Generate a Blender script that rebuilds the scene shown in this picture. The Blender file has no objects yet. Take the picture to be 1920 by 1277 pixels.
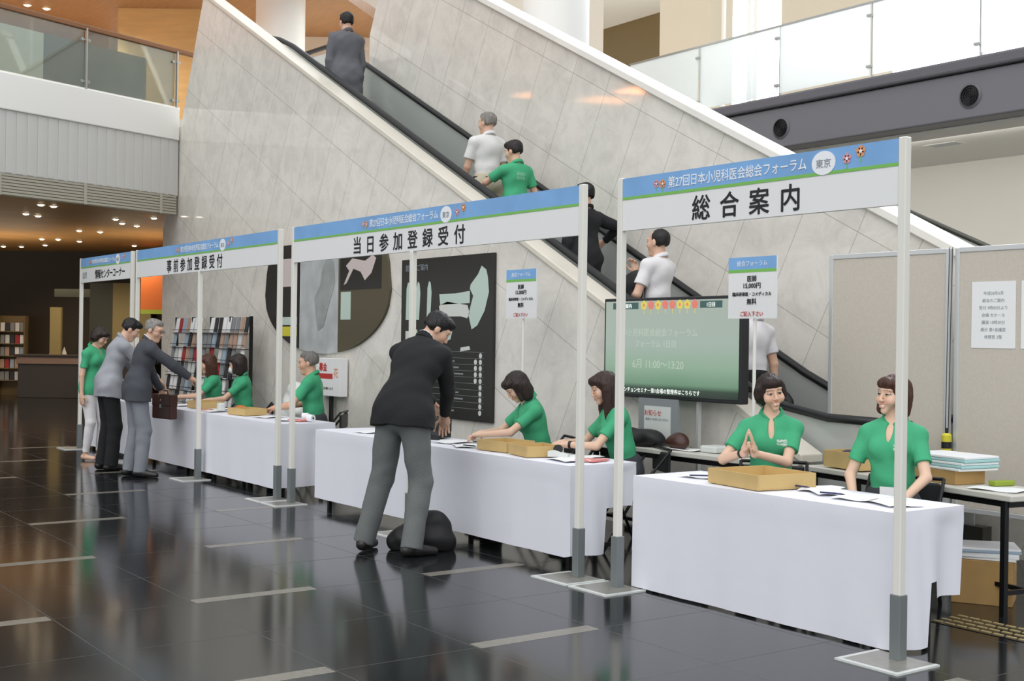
import bpy, bmesh, math, random
import numpy as np
import openvdb
from mathutils import Matrix, Vector
S_ = bpy.context.scene
COL = S_.collection
PI = math.pi
# ------------------------------------------------------------------ camera, sky, light, exposure
def cam_setup():
    f, yaw, pitch, roll = 2338.1, -0.9465, -0.0002, 0.014
    cd = bpy.data.cameras.new('camera'); co = bpy.data.objects.new('camera', cd); COL.objects.link(co)
    cd.sensor_fit = 'HORIZONTAL'; cd.sensor_width = 36; cd.lens = f / 1920 * 36; cd.clip_start = .05; cd.clip_end = 300
    fw = Vector((math.sin(yaw)*math.cos(pitch), math.cos(yaw)*math.cos(pitch), math.sin(pitch)))
    r = Vector((math.cos(yaw), -math.sin(yaw), 0)); u = r.cross(fw)
    r2 = r*math.cos(roll)+u*math.sin(roll); u2 = -r*math.sin(roll)+u*math.cos(roll)
    M = Matrix((r2, u2, -fw)).transposed().to_4x4(); M.translation = (3.7786, -5.0411, 1.5188)
    co.matrix_world = M; S_.camera = co
cam_setup()
w = bpy.data.worlds.new('sky'); S_.world = w; w.use_nodes = True
bgn = w.node_tree.nodes['Background']; bgn.inputs[0].default_value = (.93, .96, 1.0, 1); bgn.inputs[1].default_value = 0.82
def sky_nodes():                                             # hazy sky, bright patch added low in the north to whiten the balcony windows
    nt = w.node_tree; N = nt.nodes.new; L = nt.links.new
    tc = N('ShaderNodeTexCoord'); dp = N('ShaderNodeVectorMath'); dp.operation = 'DOT_PRODUCT'; L(tc.outputs['Generated'], dp.inputs[0])
    v = Vector((-.30, .90, .30)).normalized(); dp.inputs[1].default_value = v
    mr = N('ShaderNodeMapRange'); mr.interpolation_type = 'SMOOTHSTEP'; L(dp.outputs['Value'], mr.inputs[0])
    for i, x in enumerate((.74, .92, .82, 7.0)): mr.inputs[i+1].default_value = x
    L(mr.outputs[0], bgn.inputs[1])
sky_nodes()
sd = bpy.data.lights.new('sun', 'SUN'); sd.energy = 1.5; sd.angle = math.radians(70); sd.color = (1, .985, .96)
so = bpy.data.objects.new('sun', sd); COL.objects.link(so); so.rotation_euler = (math.radians(42), 0, math.radians(38))
vs = S_.view_settings; vs.view_transform = 'Standard'; vs.look = 'None'; vs.exposure = 0.07; vs.gamma = 1; vs.use_curve_mapping = False
S_.cycles.max_bounces = 8; S_.cycles.transparent_max_bounces = 12

# ------------------------------------------------------------------ materials
def srgb(c):
    if isinstance(c, str): c = [int(c[i:i+2], 16)/255 for i in (0, 2, 4)]
    return tuple(x/12.92 if x <= .04045 else ((x+.055)/1.055)**2.4 for x in c) + (1,)
def mat(name, col, rough=.6, metal=0, spec=.5, noise=None, bump=None, emit=None, attr=None, alpha=1, sss=0):
    m = bpy.data.materials.new(name); m.use_nodes = True; nt = m.node_tree; b = nt.nodes['Principled BSDF']
    c = srgb(col); b.inputs['Base Color'].default_value = c; b.inputs['Roughness'].default_value = rough
    b.inputs['Metallic'].default_value = metal; b.inputs['Specular IOR Level'].default_value = spec
    if alpha < 1: b.inputs['Alpha'].default_value = alpha
    if sss: b.inputs['Subsurface Weight'].default_value = sss; b.inputs['Subsurface Radius'].default_value = (.01, .004, .002)
    tc = nt.nodes.new('ShaderNodeTexCoord')
    src = None
    if attr:
        a = nt.nodes.new('ShaderNodeAttribute'); a.attribute_name = attr; src = a.outputs['Color']; nt.links.new(src, b.inputs['Base Color'])
    if noise:
        sc, amt = noise[:2]
        mp = nt.nodes.new('ShaderNodeMapping'); nt.links.new(tc.outputs['Object'], mp.inputs[0])
        if len(noise) > 2: mp.inputs['Scale'].default_value = noise[2]
        n = nt.nodes.new('ShaderNodeTexNoise'); n.inputs['Scale'].default_value = sc; n.inputs['Detail'].default_value = 4
        nt.links.new(mp.outputs[0], n.inputs['Vector'])
        mr = nt.nodes.new('ShaderNodeMapRange'); mr.inputs[1].default_value = .3; mr.inputs[2].default_value = .7
        mr.inputs[3].default_value = 1-amt; mr.inputs[4].default_value = 1+amt; nt.links.new(n.outputs['Fac'], mr.inputs[0])
        mx = nt.nodes.new('ShaderNodeMix'); mx.data_type = 'RGBA'; mx.blend_type = 'MULTIPLY'; mx.inputs[0].default_value = 1
        if src: nt.links.new(src, mx.inputs[6])
        else: mx.inputs[6].default_value = c
        nt.links.new(mr.outputs[0], mx.inputs[7]); nt.links.new(mx.outputs[2], b.inputs['Base Color'])
    if bump:
        sc, st = bump[:2]
        n = nt.nodes.new('ShaderNodeTexNoise'); n.inputs['Scale'].default_value = sc; n.inputs['Detail'].default_value = 3
        if len(bump) > 2:
            mp = nt.nodes.new('ShaderNodeMapping'); mp.inputs['Scale'].default_value = bump[2]
            nt.links.new(tc.outputs['Object'], mp.inputs[0]); nt.links.new(mp.outputs[0], n.inputs['Vector'])
        else: nt.links.new(tc.outputs['Object'], n.inputs['Vector'])
        bp = nt.nodes.new('ShaderNodeBump'); bp.inputs['Strength'].default_value = st; bp.inputs['Distance'].default_value = .02
        nt.links.new(n.outputs['Fac'], bp.inputs['Height']); nt.links.new(bp.outputs[0], b.inputs['Normal'])
    if emit:
        b.inputs['Emission Color'].default_value = srgb(emit[0]); b.inputs['Emission Strength'].default_value = emit[1]
    return m
def glass_mat(name, tint, diff, refl=.12, rough=.03, tl_=.5):
    """thin pane: clear tinted pass-through + a little diffuse film + mirror reflection by angle"""
    m = bpy.data.materials.new(name); m.use_nodes = True; nt = m.node_tree; nt.nodes.clear()
    o = nt.nodes.new('ShaderNodeOutputMaterial'); tr = nt.nodes.new('ShaderNodeBsdfTransparent'); tr.inputs[0].default_value = srgb(tint)
    tl = nt.nodes.new('ShaderNodeBsdfTranslucent'); tl.inputs[0].default_value = (.95, .97, .96, 1)
    df = nt.nodes.new('ShaderNodeBsdfDiffuse'); df.inputs[0].default_value = (.9, .93, .92, 1)
    gl = nt.nodes.new('ShaderNodeBsdfGlossy'); gl.inputs['Roughness'].default_value = rough
    m0 = nt.nodes.new('ShaderNodeMixShader'); m0.inputs[0].default_value = tl_; nt.links.new(df.outputs[0], m0.inputs[1]); nt.links.new(tl.outputs[0], m0.inputs[2])
    m1 = nt.nodes.new('ShaderNodeMixShader'); m1.inputs[0].default_value = diff; nt.links.new(tr.outputs[0], m1.inputs[1]); nt.links.new(m0.outputs[0], m1.inputs[2])
    lw = nt.nodes.new('ShaderNodeLayerWeight'); lw.inputs[0].default_value = .35
    mu = nt.nodes.new('ShaderNodeMath'); mu.operation = 'MULTIPLY_ADD'; mu.inputs[1].default_value = .6; mu.inputs[2].default_value = refl; mu.use_clamp = True
    nt.links.new(lw.outputs['Fresnel'], mu.inputs[0])
    m2 = nt.nodes.new('ShaderNodeMixShader'); nt.links.new(mu.outputs[0], m2.inputs[0]); nt.links.new(m1.outputs[0], m2.inputs[1]); nt.links.new(gl.outputs[0], m2.inputs[2])
    nt.links.new(m2.outputs[0], o.inputs[0]); return m
def marble_mat():
    """pale grey stone slabs laid square to the escalator's slope, thin joints, soft veins"""
    m = mat('marble', 'c9c7c1', .055, 0, .42); nt = m.node_tree; b = nt.nodes['Principled BSDF']; N = nt.nodes.new; L = nt.links.new
    tc = N('ShaderNodeTexCoord'); mp = N('ShaderNodeMapping'); L(tc.outputs['Object'], mp.inputs[0])
    mp.inputs['Rotation'].default_value = (PI/2, 0, 0)          # x,z -> texture x,y
    m2 = N('ShaderNodeMapping'); m2.inputs['Rotation'].default_value = (0, 0, -math.atan(.51)); L(mp.outputs[0], m2.inputs[0])
    br = N('ShaderNodeTexBrick'); br.offset = 0; br.squash = 1; L(m2.outputs[0], br.inputs['Vector'])
    for k, v in (('Scale', 1), ('Mortar Size', .004), ('Mortar Smooth', .2), ('Brick Width', .60), ('Row Height', .90), ('Bias', 0)): br.inputs[k].default_value = v
    br.inputs['Color1'].default_value = srgb('e6e2d9'); br.inputs['Color2'].default_value = srgb('e1ddd4'); br.inputs['Mortar'].default_value = srgb('b9b5ac')
    n = N('ShaderNodeTexNoise'); n.inputs['Scale'].default_value = 3.4; n.inputs['Detail'].default_value = 10; n.inputs['Roughness'].default_value = .72; n.inputs['Distortion'].default_value = .5
    L(m2.outputs[0], n.inputs['Vector'])
    cr = N('ShaderNodeValToRGB'); L(n.outputs['Fac'], cr.inputs[0]); e = cr.color_ramp.elements
    e[0].position = .30; e[0].color = (.84, .845, .85, 1); e[1].position = .58; e[1].color = (1.04, 1.04, 1.04, 1)
    mx = N('ShaderNodeMix'); mx.data_type = 'RGBA'; mx.blend_type = 'MULTIPLY'; mx.inputs[0].default_value = 1
    L(br.outputs['Color'], mx.inputs[6]); L(cr.outputs[0], mx.inputs[7]); L(mx.outputs[2], b.inputs['Base Color'])
    return m
M = dict(
 marble=marble_mat(), cap=mat('cap_stone', 'efede5', .35, noise=(2, .05)), capn=mat('cap_cream', 'ddd7c9', .35, noise=(2, .05)), floor=mat('granite', '1d1f20', .12, spec=.60, noise=(38, .35)),
 joint=mat('floor_joint', '454543', .35), stripe=mat('floor_inlay', '77736a', .25, noise=(30, .08)), tact=mat('tactile_paving', 'a8966a', .6),
 white=mat('white_paint', 'f0efeb', .5), post=mat('post_white', 'e8e6de', .35), board=mat('sign_white', 'eceded', .45), blue=mat('sign_blue', '7fb0e3', .5, noise=(2.5, .1)),
 green_line=mat('sign_green', '7cc05a', .5), ink=mat('ink', '17191d', .5), whiteink=mat('white_ink', 'f4f7fb', .5), red=mat('red_ink', 'c9403c', .5),
 pink=mat('pink_ink', 'dd9aa8', .5), orange_ink=mat('orange_ink', 'e39a6a', .5), socket=mat('socket_grey', '7c8283', .4, .3), plate=mat('base_plate', 'a8a69e', .3, .5, noise=(20, .1)),
 cloth=mat('cloth_white', 'e6e7f0', .8, bump=(9, .12)), table=mat('table_top', 'cfcdc4', .45), black=mat('black_metal', '1a1a1c', .4, .3), dark=mat('dark_plastic', '222326', .5),
 card=mat('cardboard', 'c9ac74', .75, noise=(6, .06)), cardd=mat('cardboard_brown', 'b08d58', .8, noise=(6, .08)), paper=mat('paper', 'f0f1f2', .7), grey_ink=mat('grey_ink', '8f979f', .6),
 teal=mat('folder_teal', 'a9d3d3', .5), yellow=mat('yellow', 'd8cf3e', .5), panel=mat('panel_cloth', 'cbc3b7', .85, noise=(60, .04)), alu=mat('aluminium', 'd4d6d6', .35, .4),
 wood=mat('wood_ceiling', '8f6a48', .55, noise=(3, .12, (1, 8, 1))), tan=mat('tan_panel', 'c9a873', .5, noise=(2, .08, (1, 1, 6))), brown=mat('brown_panel', '7d4d1e', .5, noise=(2, .1, (1, 1, 6))),
 soffit=mat('beam_grey', '77757b', .5), soffitd=mat('beam_edge', '66646a', .5), rib=mat('ribbed_metal', 'd2d2cf', .45, .2), louver=mat('louver', 'b3ae9f', .5),
 ceil=mat('ceiling_white', 'f4f1ea', .8), wallw=mat('wall_white', 'dad7ce', .8), beige=mat('beige_column', 'cdc2ad', .7), dim=mat('dim_wall', '7d6b49', .7),
 lob=mat('lobby_wall', '3a3226', .6), lobceil=mat('lobby_ceiling', 'd0a066', .5, noise=(2, .08)), olive=mat('olive_panel', '8d8055', .6), slate=mat('slate_panel', '3d4036', .5),
 orange=mat('orange_wall', 'c8692c', .6), lime=mat('lime_strip', '93a838', .5), counter=mat('counter_dark', '3a332d', .4), ctop=mat('counter_stone', '8a7468', .4),
 rubber=mat('rubber_black', '141516', .45), steel=mat('steel', 'b9bbb8', .3, .8), skirt=mat('skirt_steel', '55554f', .35, .6), stepm=mat('step_metal', '6b6b68', .45, .5),
 glass=glass_mat('railing_glass', 'dfe9e3', .10, .06), frost=glass_mat('film_glass', 'f6faf8', .70, .02, .2, .88), bglass=glass_mat('balustrade_glass', 'e3e9e5', .60, .03),
 mapb=mat('map_black', '2b2a27', .35), mapg=mat('map_mint', 'c3d6cb', .5), mapw=mat('map_white', 'd9dcd6', .5), mapol=mat('map_olive', '5a5340', .5), mapgr=mat('map_relief', 'b9bdbd', .5, noise=(4, .15)),
 mapgrd=mat('map_land', '9da2a1', .6, noise=(6, .15)), mapp=mat('map_pinkish', 'd3c6c2', .5), lamp=mat('lamp_glow', 'fff1d8', .5, emit=('ffe6bf', 14)), brief=mat('brown_leather', '3f2018', .4, noise=(8, .12)),
 bag=mat('black_nylon', '151517', .6, bump=(12, .3)), redp=mat('pale_red_print', 'e08b86', .6), navy=mat('navy_plastic', '30345e', .5), clear=mat('clear_plastic', 'd7dbd8', .3),
 c_red=mat('cover_red', 'a83438', .5), c_grey=mat('cover_grey', '8b8f92', .5), c_dark=mat('cover_dark', '35383d', .5), c_tan=mat('cover_tan', 'b89a86', .5), c_blue=mat('cover_blue', '9fb4c6', .5),
 greensign=mat('dull_green', '7c8a5e', .6),
)
# ------------------------------------------------------------------ helpers
class MB:
    def __init__(s): s.v = []; s.f = []; s.m = []
    def add(s, v, f, mi=0):
        o = len(s.v); s.v += [tuple(p) for p in v]; s.f += [tuple(i+o for i in q) for q in f]; s.m += [mi]*len(f); return s
    def box(s, x0, y0, z0, x1, y1, z1, mi=0, T=None):
        v = [Vector((x, y, z)) for z in (z0, z1) for y in (y0, y1) for x in (x0, x1)]
        if T is not None: v = [T @ p for p in v]
        return s.add(v, [(0, 2, 3, 1), (4, 5, 7, 6), (0, 1, 5, 4), (2, 6, 7, 3), (0, 4, 6, 2), (1, 3, 7, 5)], mi)
    def prism(s, poly, a, b, axis='y', mi=0, T=None):
        n = len(poly)
        if axis == 'y': P = [Vector((x, a, z)) for x, z in poly]+[Vector((x, b, z)) for x, z in poly]
        elif axis == 'z': P = [Vector((x, y, a)) for x, y in poly]+[Vector((x, y, b)) for x, y in poly]
        else: P = [Vector((a, y, z)) for y, z in poly]+[Vector((b, y, z)) for y, z in poly]
        if T is not None: P = [T @ p for p in P]
        return s.add(P, [tuple(range(n)), tuple(range(2*n-1, n-1, -1))]+[(i, i+n, (i+1) % n+n, (i+1) % n) for i in range(n)], mi)
    def tube(s, pts, r, n=10, mi=0, ends=True, flat=1):
        pts = [Vector(p) for p in pts]; rs = r if isinstance(r, (list, tuple)) else [r]*len(pts); V = []
        for i, p in enumerate(pts):
            d = (pts[min(i+1, len(pts)-1)]-pts[max(i-1, 0)]).normalized()
            a = d.cross(Vector((0, 0, 1)) if abs(d.z) < .9 else Vector((0, 1, 0))).normalized(); b = d.cross(a)
            V += [p+(a*math.cos(2*PI*k/n)+b*math.sin(2*PI*k/n)*flat)*rs[i] for k in range(n)]
        F = [(i*n+k, i*n+(k+1) % n, (i+1)*n+(k+1) % n, (i+1)*n+k) for i in range(len(pts)-1) for k in range(n)]
        if ends: F += [tuple(range(n-1, -1, -1)), tuple(range((len(pts)-1)*n, len(pts)*n))]
        return s.add(V, F, mi)
    def lathe(s, prof, c=(0, 0), n=24, mi=0):
        V = [(c[0]+r*math.cos(2*PI*k/n), c[1]+r*math.sin(2*PI*k/n), z) for r, z in prof for k in range(n)]
        F = [(i*n+k, i*n+(k+1) % n, (i+1)*n+(k+1) % n, (i+1)*n+k) for i in range(len(prof)-1) for k in range(n)]
        F += [tuple(range(n-1, -1, -1)), tuple(range((len(prof)-1)*n, len(prof)*n))]
        return s.add(V, F, mi)
    def build(s, name, mats, parent=None, loc=(0, 0, 0), rz=0, smooth=False, bev=0):
        me = bpy.data.meshes.new(name); me.from_pydata(s.v, [], s.f)
        for m in (mats if isinstance(mats, (list, tuple)) else [mats]): me.materials.append(M[m] if isinstance(m, str) else m)
        me.polygons.foreach_set('material_index', s.m)
        bm = bmesh.new(); bm.from_mesh(me); bmesh.ops.recalc_face_normals(bm, faces=bm.faces); bm.to_mesh(me); bm.free()
        if smooth: me.shade_smooth()
        o = bpy.data.objects.new(name, me); COL.objects.link(o); o.location = loc; o.rotation_euler = (0, 0, rz)
        if parent: o.parent = parent
        if bev:
            b = o.modifiers.new('bevel', 'BEVEL'); b.width = bev; b.segments = 2; b.limit_method = 'ANGLE'; b.angle_limit = .6
        if smooth == 'auto':
            me.set_sharp_from_angle(angle=.6)
        return o
def tag(o, label, cat, group=None, kind=None):
    o['label'] = label; o['category'] = cat
    if group: o['group'] = group
    if kind: o['kind'] = kind
    return o
def struct(o): o['kind'] = 'structure'; return o
def thing(name, label, cat, loc=(0, 0, 0), rz=0, group=None):
    o = bpy.data.objects.new(name, None); o.empty_display_size = .1; COL.objects.link(o); o.location = loc; o.rotation_euler = (0, 0, rz)
    return tag(o, label, cat, group)
def dup(r, loc, rz=0, label=None):
    c = r.copy(); COL.objects.link(c); c.location = loc; c.rotation_euler = (0, 0, rz)
    if label: c['label'] = label
    def rec(a, b):
        for ch in [k for k in KIDS.get(a.name, [])] or list(a.children):
            d = ch.copy(); COL.objects.link(d); d.parent = b; rec(ch, d)
    rec(r, c); return c
KIDS = {}
def text(body, size, m, parent, loc, rot=(PI/2, 0, 0), bold=0, name='lettering', align='CENTER', sx=1, space=1, kern=1):
    cu = bpy.data.curves.new(name, 'FONT'); cu.body = body; cu.size = size; cu.align_x = align; cu.align_y = 'CENTER'
    cu.space_line = space; cu.space_character = kern; cu.extrude = .0006; cu.resolution_u = 3
    t = bpy.data.objects.new('tmp', cu); COL.objects.link(t)
    dg = bpy.context.evaluated_depsgraph_get(); me = bpy.data.meshes.new_from_object(t.evaluated_get(dg)); bpy.data.objects.remove(t)
    me.transform(Matrix.Translation((0, -.12*size, 0)))
    if bold:                                                  # heavier strokes: the same glyphs laid a hair apart in one mesh
        bm = bmesh.new()
        for i, (dx, dy) in enumerate(((bold, 0), (-bold, 0), (0, bold), (0, -bold))):
            t_ = me.copy(); t_.transform(Matrix.Translation((dx*size, dy*size, .00012*i))); bm.from_mesh(t_); bpy.data.meshes.remove(t_)
        bm.to_mesh(me); bm.free()
    me.materials.clear(); me.materials.append(M[m]); me.name = name
    o = bpy.data.objects.new(name, me); COL.objects.link(o); o.location = loc; o.rotation_euler = rot; o.scale = (sx, 1, 1)
    if parent: o.parent = parent
    return o
def disc(b, c, r, y, t=.002, mi=0, n=20, sx=1):
    b.prism([(c[0]+r*sx*math.cos(2*PI*k/n), c[1]+r*math.sin(2*PI*k/n)) for k in range(n)], y-t, y, 'y', mi); return b
# ------------------------------------------------------------------ the setting
b = MB(); b.box(-46, -18, -.12, 12, 16, 0, 0)
for k in range(-16, 5):                                   # tile joints and pale inlays, flush with the granite
    y = -.79+.78*k; b.box(-17, y-.0025, -.05, 7, y+.0025, .0004, 1)
for k in range(-17, 10):
    x = -1.30+.8625*k; b.box(x-.0025, -13, -.05, x+.0025, 2.6, .0004, 1)
for k in range(-14, 2):
    for n in range(-8, 4):
        x = (-1.30 if k % 2 else -3.02)+3.45*n-.03; y = -.79+.78*k
        if y < -11 or (k >= 1): continue
        b.box(x-.055, y+.01, -.05, x+.055, y+.77, .0007, 2)
floor = struct(b.build('floor', ['floor', 'joint', 'stripe']))
T = .51
def zl(c, x): return c-T*x
wn = [(-15.05, 0), (-15.05, 3.16), (-13.53, 6.45), (-2.25, zl(-.45, -2.25)), (-2.25, 0)]
struct(MB().prism(wn, 1.84, 2.0).build('wall_near', 'marble'))
b = MB(); x0, x1 = -13.56, -2.2
b.prism([(x0, zl(-.45, x0)), (x1, zl(-.45, x1)), (x1, zl(-.39, x1)), (x0, zl(-.39, x0))], 1.815, 2.045); struct(b.build('trim_1', 'capn', bev=.008))
wf = [(-10.94, 0), (-10.94, 5.58), (-10.30, 6.95), (-10.30, zl(1.24, -10.3)), (-.9, zl(1.24, -.9)), (-.9, 0)]
wf[3] = (-10.36, zl(1.24, -10.36)); wf[2] = (-10.5, 6.5)
struct(MB().prism(wf, 3.14, 3.38).build('wall_far', 'marble'))
b = MB(); x0, x1 = -10.42, -.85
b.prism([(x0, zl(1.24, x0)), (x1, zl(1.24, x1)), (x1, zl(1.315, x1)), (x0, zl(1.315, x0))], 3.10, 3.42); struct(b.build('trim_2', 'cap', bev=.008))
# upper floor on the left: edge line from (-14.4,1.84) along (.35,-.94)
def sl(y, off=0): return -14.40-(y-1.84)*.3723+off
up = [(sl(1.84, -.12), 1.84), (-15.12, 1.84), (-15.12, 13), (-40, 13), (-40, -13), (sl(-9, -.12), -9)]
struct(MB().prism(up, 3.75, 4.9, 'z').build('floor_upper_left', 'wallw'))
def strip(name, z0, z1, off, th, m, y0=-9, y1=1.82, bev=0):
    b = MB(); b.prism([(sl(y0, off), y0), (sl(y1, off), y1), (sl(y1, off-th), y1), (sl(y0, off-th), y0)], z0, z1, 'z'); return struct(b.build(name, m, bev=bev))
strip('trim_3', 4.45, 4.93, .03, .1, 'white', bev=.01)
strip('trim_4', 3.62, 4.45, -.008, .08, 'rib')
b = MB()
n = 72
for i in range(n):                                        # the ribbed metal face
    y0 = -9+10.8*i/n; y1 = y0+10.8/n*.62
    b.prism([(sl(y0), y0), (sl(y1), y1), (sl(y1, -.03), y1), (sl(y0, -.03), y0)], 3.63, 4.44, 'z')
struct(b.build('trim_5', 'rib'))
b = MB()
for i in range(7):
    z = 3.34+i*.041; b.prism([(sl(-9, -.01), -9), (sl(1.8, -.01), 1.8), (sl(1.8, -.06), 1.8), (sl(-9, -.06), -9)], z, z+.03, 'z')
for i in range(9): y = 1.5-i*1.25; b.prism([(sl(y, 0), y), (sl(y+.05, 0), y+.05), (sl(y+.05, -.07), y+.05), (sl(y, -.07), y)], 3.33, 3.63, 'z')
b.prism([(sl(-9, -.04), -9), (sl(1.8, -.04), 1.8), (sl(1.8, -.1), 1.8), (sl(-9, -.1), -9)], 3.33, 3.63, 'z')
struct(b.build('trim_6', 'louver'))
struct(MB().prism([(sl(1.84, -.08), 1.84), (-15.12, 1.84), (-15.12, 13), (-36, 13), (-36, -13), (sl(-9, -.08), -9)], 3.60, 3.75, 'z').build('ceiling_lobby', 'lobceil'))
# lobby below
R3 = Vector((.584, .811, 0))
def along(p, q, th, z0, z1, m, name, st=True, bev=0):
    p = Vector((*p, 0)); q = Vector((*q, 0)); d = (q-p).normalized(); nrm = Vector((-d.y, d.x, 0))*th
    o = MB().prism([tuple(v[:2]) for v in (p, q, q+nrm, p+nrm)], z0, z1, 'z').build(name, m, bev=bev)
    return struct(o) if st else o
along((-33.2, -2.5), (-25.6, 8.0), .3, 0, 3.6, 'lob', 'wall_lobby')
along((-14.9, 3.5), (-26.9, 9.8), .2, 0, 3.6, 'lob', 'wall_lobby_right')
along((-27.35, 4.50), (-26.95, 5.06), .15, 0, 2.8, 'slate', 'wall_lobby_slate')
along((-26.98, 4.95), (-26.45, 5.72), .15, 0, 2.8, 'olive', 'wall_lobby_olive')
along((-25.26, 5.05), (-24.85, 5.62), .15, 2.12, 3.3, 'orange', 'wall_lobby_orange')
along((-25.26, 5.05), (-24.85, 5.62), .17, 2.02, 2.12, 'lime', 'trim_lobby')
along((-26.56, 3.33), (-26.40, 3.54), .1, .95, 2.15, 'olive', 'trim_lobby_panel')
along((-36, -13), (-36, 13), .3, 0, 3.6, 'lob', 'wall_lobby_end')
# upper left interior
along((-28, -6.6), (-21.16, 2.9), .3, 4.9, 8.4, 'brown', 'wall_upper_brown')
along((-19.2, 2.45), (-18.3, 3.66), .3, 4.9, 8.4, 'tan', 'wall_upper_tan')
along((-19.9, 4.9), (-15.5, 11.0), .3, 4.9, 8.4, 'panel', 'wall_upper_beige')
along((-20.7, 3.6), (-19.6, 5.2), .3, 4.9, 8.4, 'tan', 'wall_upper_panel')
struct(MB().prism([(-15.2, -9), (-15.2, 4.5), (-18.5, 8.5), (-40, 8.5), (-40, -9)], 7.55, 7.75, 'z').build('ceiling_upper', 'wood'))
along((sl(-4, -.9), -4), (sl(-.12, -.9), -.12), .2, 4.9, 5.8, 'panel', 'reflection_panel_upper')  # beige panel added for the pale reflection in the railing glass
along((sl(-.12, -.9), -.12), (sl(1.6, -.9), 1.6), .2, 4.9, 5.8, 'slate', 'wall_upper_slate')
b = MB(); b.lathe([(.43, 4.75), (.43, 7.55)], (-16.5, 4.44), 40); struct(b.build('column_left', 'white', smooth='auto'))
b = MB(); b.lathe([(.48, 0), (.48, 9.5)], (-10.5, 5.95), 40); struct(b.build('column_middle', 'white', smooth='auto'))
struct(MB().box(-15.1, 2.02, 4.5, -12.35, 13, 4.74).build('floor_landing', 'wallw'))
# balcony on the right
struct(MB().box(-21, 7.75, 4.2, 7, 14.6, 4.85).build('floor_balcony', 'wallw'))
b = MB(); b.box(-9.0, 7.66, 4.16, 7, 8.1, 4.70); struct(b.build('beam_balcony', 'soffit', bev=.02))
b = MB(); b.box(-9.05, 7.60, 4.71, 7, 8.1, 4.86); struct(b.build('trim_7', 'soffitd', bev=.03))
struct(MB().box(-9.0, 7.72, 4.68, 7, 8.1, 4.73).build('trim_8', 'dark'))
struct(MB().box(-10.4, 7.62, 4.7, -9.05, 8.1, 4.86).build('trim_9', 'white'))
struct(MB().box(-13, 8.0, 4.14, 7, 11, 4.24).build('ceiling_right', 'ceil'))
struct(MB().box(-13, 10.5, 0, 7, 10.7, 4.2).build('wall_right', 'wallw'))
# balcony rear: columns between open daylight windows, dim room at the left
struct(MB().box(-14.38, 11.5, 4.85, -13.0, 12.1, 9.5).build('column_beige', 'beige'))
struct(MB().box(-11.24, 11.5, 4.85, -9.33, 12.1, 9.5).build('column_pale', 'beige'))
struct(MB().prism([(-17.5, 11.5), (-14.0, 11.5), (-16.5, 14.6), (-21.5, 14.6)], 9.15, 9.3, 'z').build('ceiling_dim', 'ceil'))
struct(MB().box(-21.5, 14.5, 4.85, -16.6, 14.7, 9.2).build('wall_dim', 'dim'))
b = MB(); b.box(-13, 11.8, 4.85, -12.94, 11.86, 9.5); b.box(-12.33, 11.8, 4.85, -12.27, 11.86, 9.5); b.box(-12.20, 11.8, 4.85, -12.14, 11.86, 9.5); struct(b.build('window_1', 'white'))
b = MB()
for x in (-7.5, -5.0, -2.5, 0, 2.5, 5): b.box(x, 11.8, 4.85, x+.06, 11.86, 9.5)
struct(b.build('window_2', 'white'))

# ------------------------------------------------------------------ escalator
es = thing('escalator', 'escalator with black handrails and glass sides between two sloping marble walls', 'escalator', (-2.6, 2.55, 0))
def E(x, c, y): return (x+2.6, y-2.55, zl(c, x))
CR = -.352
for y in (2.1, 3.0):
    P = [(-1.5, y, .98), (-2.2, y, .99), (-2.6, y, 1.05), (-2.9, y, 1.15), (-3.2, y, zl(CR, -3.2))]+[(x, y, zl(CR, x)) for x in (-5, -8, -10.6, -11.1)]+[(-11.5, y, 5.47), (-11.9, y, 5.58), (-12.6, y, 5.60), (-13.3, y, 5.60)]
    P = [(p[0]+2.6, p[1]-2.55, p[2]) for p in P]
    MB().tube(P, .042, 12, flat=.75).build('handrail', 'rubber', es, smooth=True)
    lo = [(-13.2, 4.95), (-12.1, 4.95)]+[(x, zl(-1.17, x)) for x in (-11.6, -3.0)]+[(-2.4, .22), (-1.6, .22)]
    hi = [(-1.6, .95), (-2.3, .97), (-2.85, 1.10), (-3.2, zl(CR-.03, -3.2)), (-11.1, zl(CR-.03, -11.1)), (-11.7, 5.48), (-13.2, 5.55)]
    MB().prism([(x+2.6, z) for x, z in lo+hi], y-2.556, y-2.544).build('balustrade_glass', 'bglass', es)
    bd = [(-13.2, 4.6), (-12.1, 4.6)]+[(x, zl(-1.6, x)) for x in (-11.6, -3.0)]+[(-2.6, .02), (-1.5, .02), (-1.5, .22), (-2.4, .22)]+[(x, zl(-1.17, x)) for x in (-3.0, -11.6)]+[(-12.1, 4.95), (-13.2, 4.95)]
    s = 1 if y > 2.5 else -1
    MB().prism([(x+2.6, z) for x, z in bd], y-2.55-.05, y-2.55+.06).build('skirt_panel', 'skirt', es)
b = MB(); k = 0; x = -2.75; z = -.12
while z < 4.6:                                            # comb of steps
    b.box(x+2.6-.40, -.36, max(z-.25, 0), x+2.6, .36, z+.2); x -= .392; z += .2
b.build('step_band', 'stepm', es)
MB().box(.0-.15, -.36, .0, 1.0, .36, .02).build('comb_plate', 'steel', es)
e2 = thing('escalator_balustrade', 'sloping glass side of another escalator beyond the far marble wall', 'escalator', (-3, 5.2, 0))
MB().prism([(-6, 0), (2.2, 0), (2.2, 1.45), (-.6, 2.70), (-6, 5.15)], 0, .02).build('balustrade_glass', 'bglass', e2)
MB().tube([(2.2, 0, 1.47), (-.6, 0, 2.72), (-6, 0, 5.17)], .025, 8).build('handrail', 'skirt', e2, smooth=True)

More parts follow.
